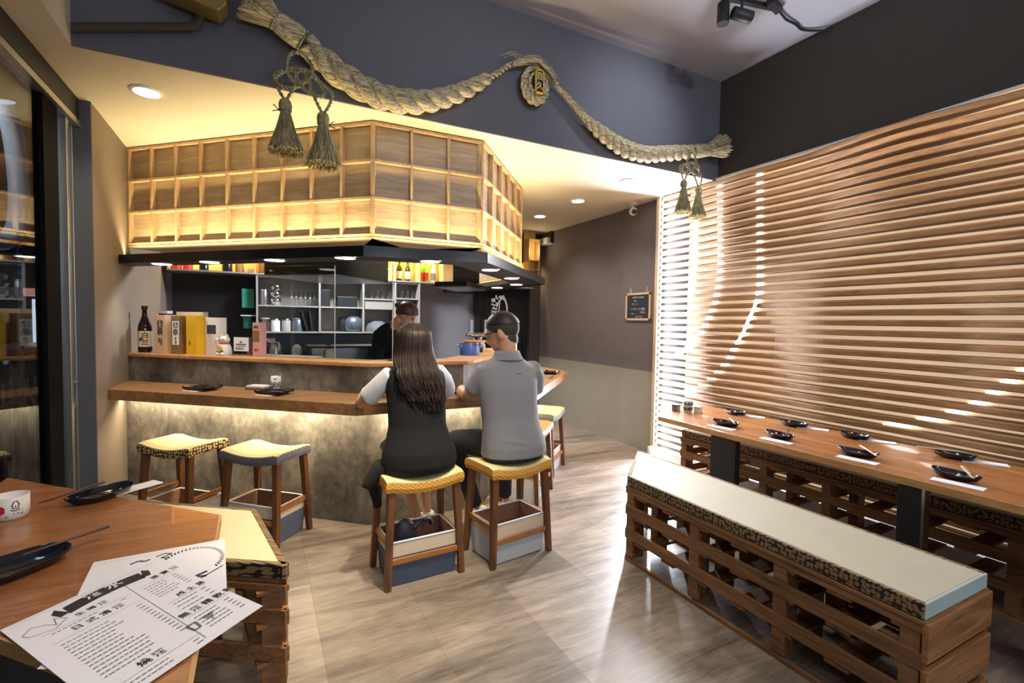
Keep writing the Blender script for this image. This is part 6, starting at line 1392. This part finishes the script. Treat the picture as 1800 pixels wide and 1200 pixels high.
s1.tube([(1.315, 2.905, 1.18), (1.285, 2.93, 1.12), (1.262, 2.96, 1.065), (1.256, 2.975, 1.04)], [0.068, 0.070, 0.070, 0.072], 16); s1.tube([(1.64, 2.905, 1.185), (1.695, 2.94, 1.12), (1.718, 2.98, 1.06), (1.722, 3.0, 1.02)], [0.075, 0.077, 0.076, 0.078], 16)
for (z, y0, a_) in ((0.745, 2.655, 0.012), (0.845, 2.700, 0.010), (0.862, 2.706, 0.008), (0.70, 2.645, 0.008), (0.93, 2.725, 0.006)):
    s1.tube([(1.28 + 0.06 * k, y0 + 0.10 * ((k - 3) / 3) ** 2, z + a_ * math.sin(k * 1.3)) for k in range(7)], 0.010, 8)
po = shell('polo_shirt', s1, 'polo', M_, 0.010, 5)
obj('collar', MB().loft([((1.467, 2.900, 1.250), 0.112, 0.094), ((1.467, 2.902, 1.280), 0.094, 0.084), ((1.466, 2.906, 1.308), 0.084, 0.078), ((1.466, 2.906, 1.306), 0.078, 0.072), ((1.467, 2.902, 1.27), 0.080, 0.074)], 28, caps=False), 'polo', po, world=True)
obj('loop_tab', MB().cbox((1.50, 2.786, 1.165), 0.035, 0.003, 0.008), 'polo', po, world=True)
s3 = MB().loft([((1.47, 2.80, 0.612), 0.215, 0.155), ((1.47, 2.805, 0.68), 0.205, 0.150), ((1.47, 2.82, 0.74), 0.18, 0.13)], 22)
for i, (h_, kn, an, ft) in enumerate(legs):
    s3.tube([h_, Vector(h_).lerp(Vector(kn), 0.5), kn], [0.100, 0.092, 0.072], 16); s3.tube([kn, Vector(kn).lerp(Vector(an), 0.5), Vector(an)], [0.072, 0.066, 0.058], 16)
shell('trousers', s3, 'trousers', M_, 0.011, 5)
for (x, y, rz) in ((1.495, 3.37, -0.55), (1.77, 3.46, -0.5)):
    m_ = Matrix.Translation((x, y, 0)) @ Matrix.Rotation(rz, 4, 'Z'); X_ = m_.to_3x3() @ Vector((1, 0, 0)); sh_ = MB()
    sh_.loft([(m_ @ Vector((0, -0.11, 0.035)), 0.030, 0.034, X_, (0, 0, 1)), (m_ @ Vector((0, -0.06, 0.045)), 0.040, 0.045, X_, (0, 0, 1)), (m_ @ Vector((0, 0.03, 0.036)), 0.046, 0.036, X_, (0, 0, 1)), (m_ @ Vector((0, 0.11, 0.026)), 0.036, 0.026, X_, (0, 0, 1))], 14)
    shell('shoe', sh_, 'beigeshoe', M_, 0.008, 4)
# hair: thick top, faded back and sides
def cap(hm, k, zlow_front, zlow_back, t_, mat, parent, name, zhi=None):
    mb = MB(); N = 32; K = 12; vs = []; fs = []
    for i in range(K + 1):
        for j in range(N):
            a = 2 * PI * j / N; fy = math.sin(a); zl = zlow_back + (zlow_front - zlow_back) * (0.5 + 0.5 * fy) ** 1.3; zt = 1.0 if zhi is None else zhi
            s0 = math.acos(max(-1, min(1, zl))); s1_ = math.acos(zt) if zt < 1 else 0.0
            ph = s1_ + (s0 - s1_) * i / K
            r = math.sin(ph); z = math.cos(ph); vs.append(hm @ Vector((r * math.cos(a) * (0.078 + t_) * k, -0.008 * k + r * fy * (0.098 + t_) * k, 0.025 * k + z * (0.092 + t_) * k)))
    for i in range(K):
        for j in range(N): fs.append((i * N + j, (i + 1) * N + j, (i + 1) * N + (j + 1) % N, i * N + (j + 1) % N))
    mb.add(vs, fs, True); return obj(name, mb, mat, parent, world=True, clean=True)
cap(hm, 1.14, 0.35, -0.86, 0.004, 'hairfade', M_, 'faded_hair')
fh = cap(hm, 1.14, 0.55, 0.0, 0.009, 'hairblack', M_, 'hair')
obj('nape_hair', MB().ball(hm @ Vector((0, -0.040, -0.052)), 0.074, 0.052, 0.066, 16, hm.to_3x3().to_4x4()), 'hairfade', fh, world=True)
g = MB()
for s_ in (-1, 1):
    g.tube([hm @ Vector((s_ * 0.090, -0.020, 0.004)), hm @ Vector((s_ * 0.090, 0.02, 0.014)), hm @ Vector((s_ * 0.080, 0.098, 0.012))], 0.0028, 6)
    g.tube([hm @ Vector((s_ * 0.036 + 0.026 * math.cos(q), 0.106, 0.004 + 0.020 * math.sin(q))) for q in [2 * PI * k / 16 for k in range(16)]], 0.0022, 6, closed=True)
g.tube([hm @ Vector((-0.01, 0.108, 0.01)), hm @ Vector((0.01, 0.108, 0.01))], 0.0022, 6)
obj('glasses', g, 'black', M_, world=True)

# ---- cook behind the bar
C_ = thing('person', 'cook in a dark top and pale face mask bending over behind the bar', 'person', (1.22, 4.86, 0), 0)
b = MB(); hm = head_m((1.262, 4.70, 1.555), math.radians(-118), -0.60); add_head(b, hm)
b.tube([(1.215, 4.72, 1.51), (1.16, 4.77, 1.45), (1.13, 4.82, 1.38)], [0.05, 0.052, 0.07], 14)
b.loft([((1.20, 4.95, 0.85), 0.14, 0.10), ((1.20, 4.93, 1.0), 0.13, 0.095), ((1.19, 4.89, 1.15), 0.16, 0.10), ((1.15, 4.86, 1.30), 0.16, 0.10), ((1.13, 4.83, 1.40), 0.09, 0.07)], 20)
for s_, dx in ((-1, -0.02), (1, 0.04)):
    b.tube([(1.18 + s_ * 0.17, 4.85, 1.26), (1.18 + s_ * 0.20, 4.72, 1.08), (1.18 + s_ * 0.13 + dx, 4.52, 1.00)], [0.045, 0.04, 0.028], 12); add_hand(b, (1.18 + s_ * 0.13 + dx, 4.52, 1.00), (-s_ * 0.3, -0.9, -0.1), (0, 0, 1), s_)
    b.tube([(1.20 + s_ * 0.08, 4.95, 0.90), (1.20 + s_ * 0.09, 4.96, 0.48), (1.20 + s_ * 0.09, 4.98, 0.08)], [0.085, 0.058, 0.038], 12); b.tube([(1.20 + s_ * 0.09, 4.98, 0.05), (1.20 + s_ * 0.09, 4.86, 0.035)], [0.04, 0.03], 10)
fuse('body', b, 'skin', C_, 0.009, 4); eyes(hm, C_)
s1 = MB().loft([((1.20, 4.95, 0.80), 0.18, 0.13), ((1.20, 4.93, 1.0), 0.165, 0.12), ((1.19, 4.89, 1.15), 0.185, 0.12), ((1.16, 4.86, 1.28), 0.195, 0.125), ((1.13, 4.84, 1.38), 0.155, 0.11), ((1.13, 4.82, 1.44), 0.09, 0.08), ((1.15, 4.79, 1.475), 0.062, 0.058)], 22)
for s_, dx in ((-1, -0.02), (1, 0.04)): s1.tube([(1.18 + s_ * 0.15, 4.85, 1.27), (1.18 + s_ * 0.205, 4.72, 1.08), (1.18 + s_ * 0.15 + dx, 4.58, 1.02)], [0.068, 0.060, 0.045], 14)
shell('jacket', s1, 'blacktee', C_, 0.012, 6)
s2 = MB()
for s_ in (-1, 1): s2.tube([(1.20 + s_ * 0.08, 4.95, 0.90), (1.20 + s_ * 0.09, 4.96, 0.48), (1.20 + s_ * 0.09, 4.98, 0.10)], [0.10, 0.078, 0.065], 14)
shell('trousers', s2, 'trousers', C_, 0.012, 5)
ho = cap(hm, 1.0, 0.30, -0.75, 0.014, 'chefhair', C_, 'hair')
obj('hair_bun', MB().ball(hm @ Vector((0.0, -0.115, 0.03)), 0.036, 0.036, 0.032, 12), 'chefhair', ho, world=True)
R3 = hm.to_3x3().to_4x4(); mk = obj('face_mask', MB().ball(hm @ Vector((0, 0.062, -0.052)), 0.050, 0.050, 0.042, 14, R3), 'mask', C_, world=True)
for s_ in (-1, 1): obj('ear_loop', MB().tube([hm @ Vector((s_ * 0.045, 0.06, -0.04)), hm @ Vector((s_ * 0.086, 0.0, -0.01))], 0.003, 6), 'mask', mk, world=True)
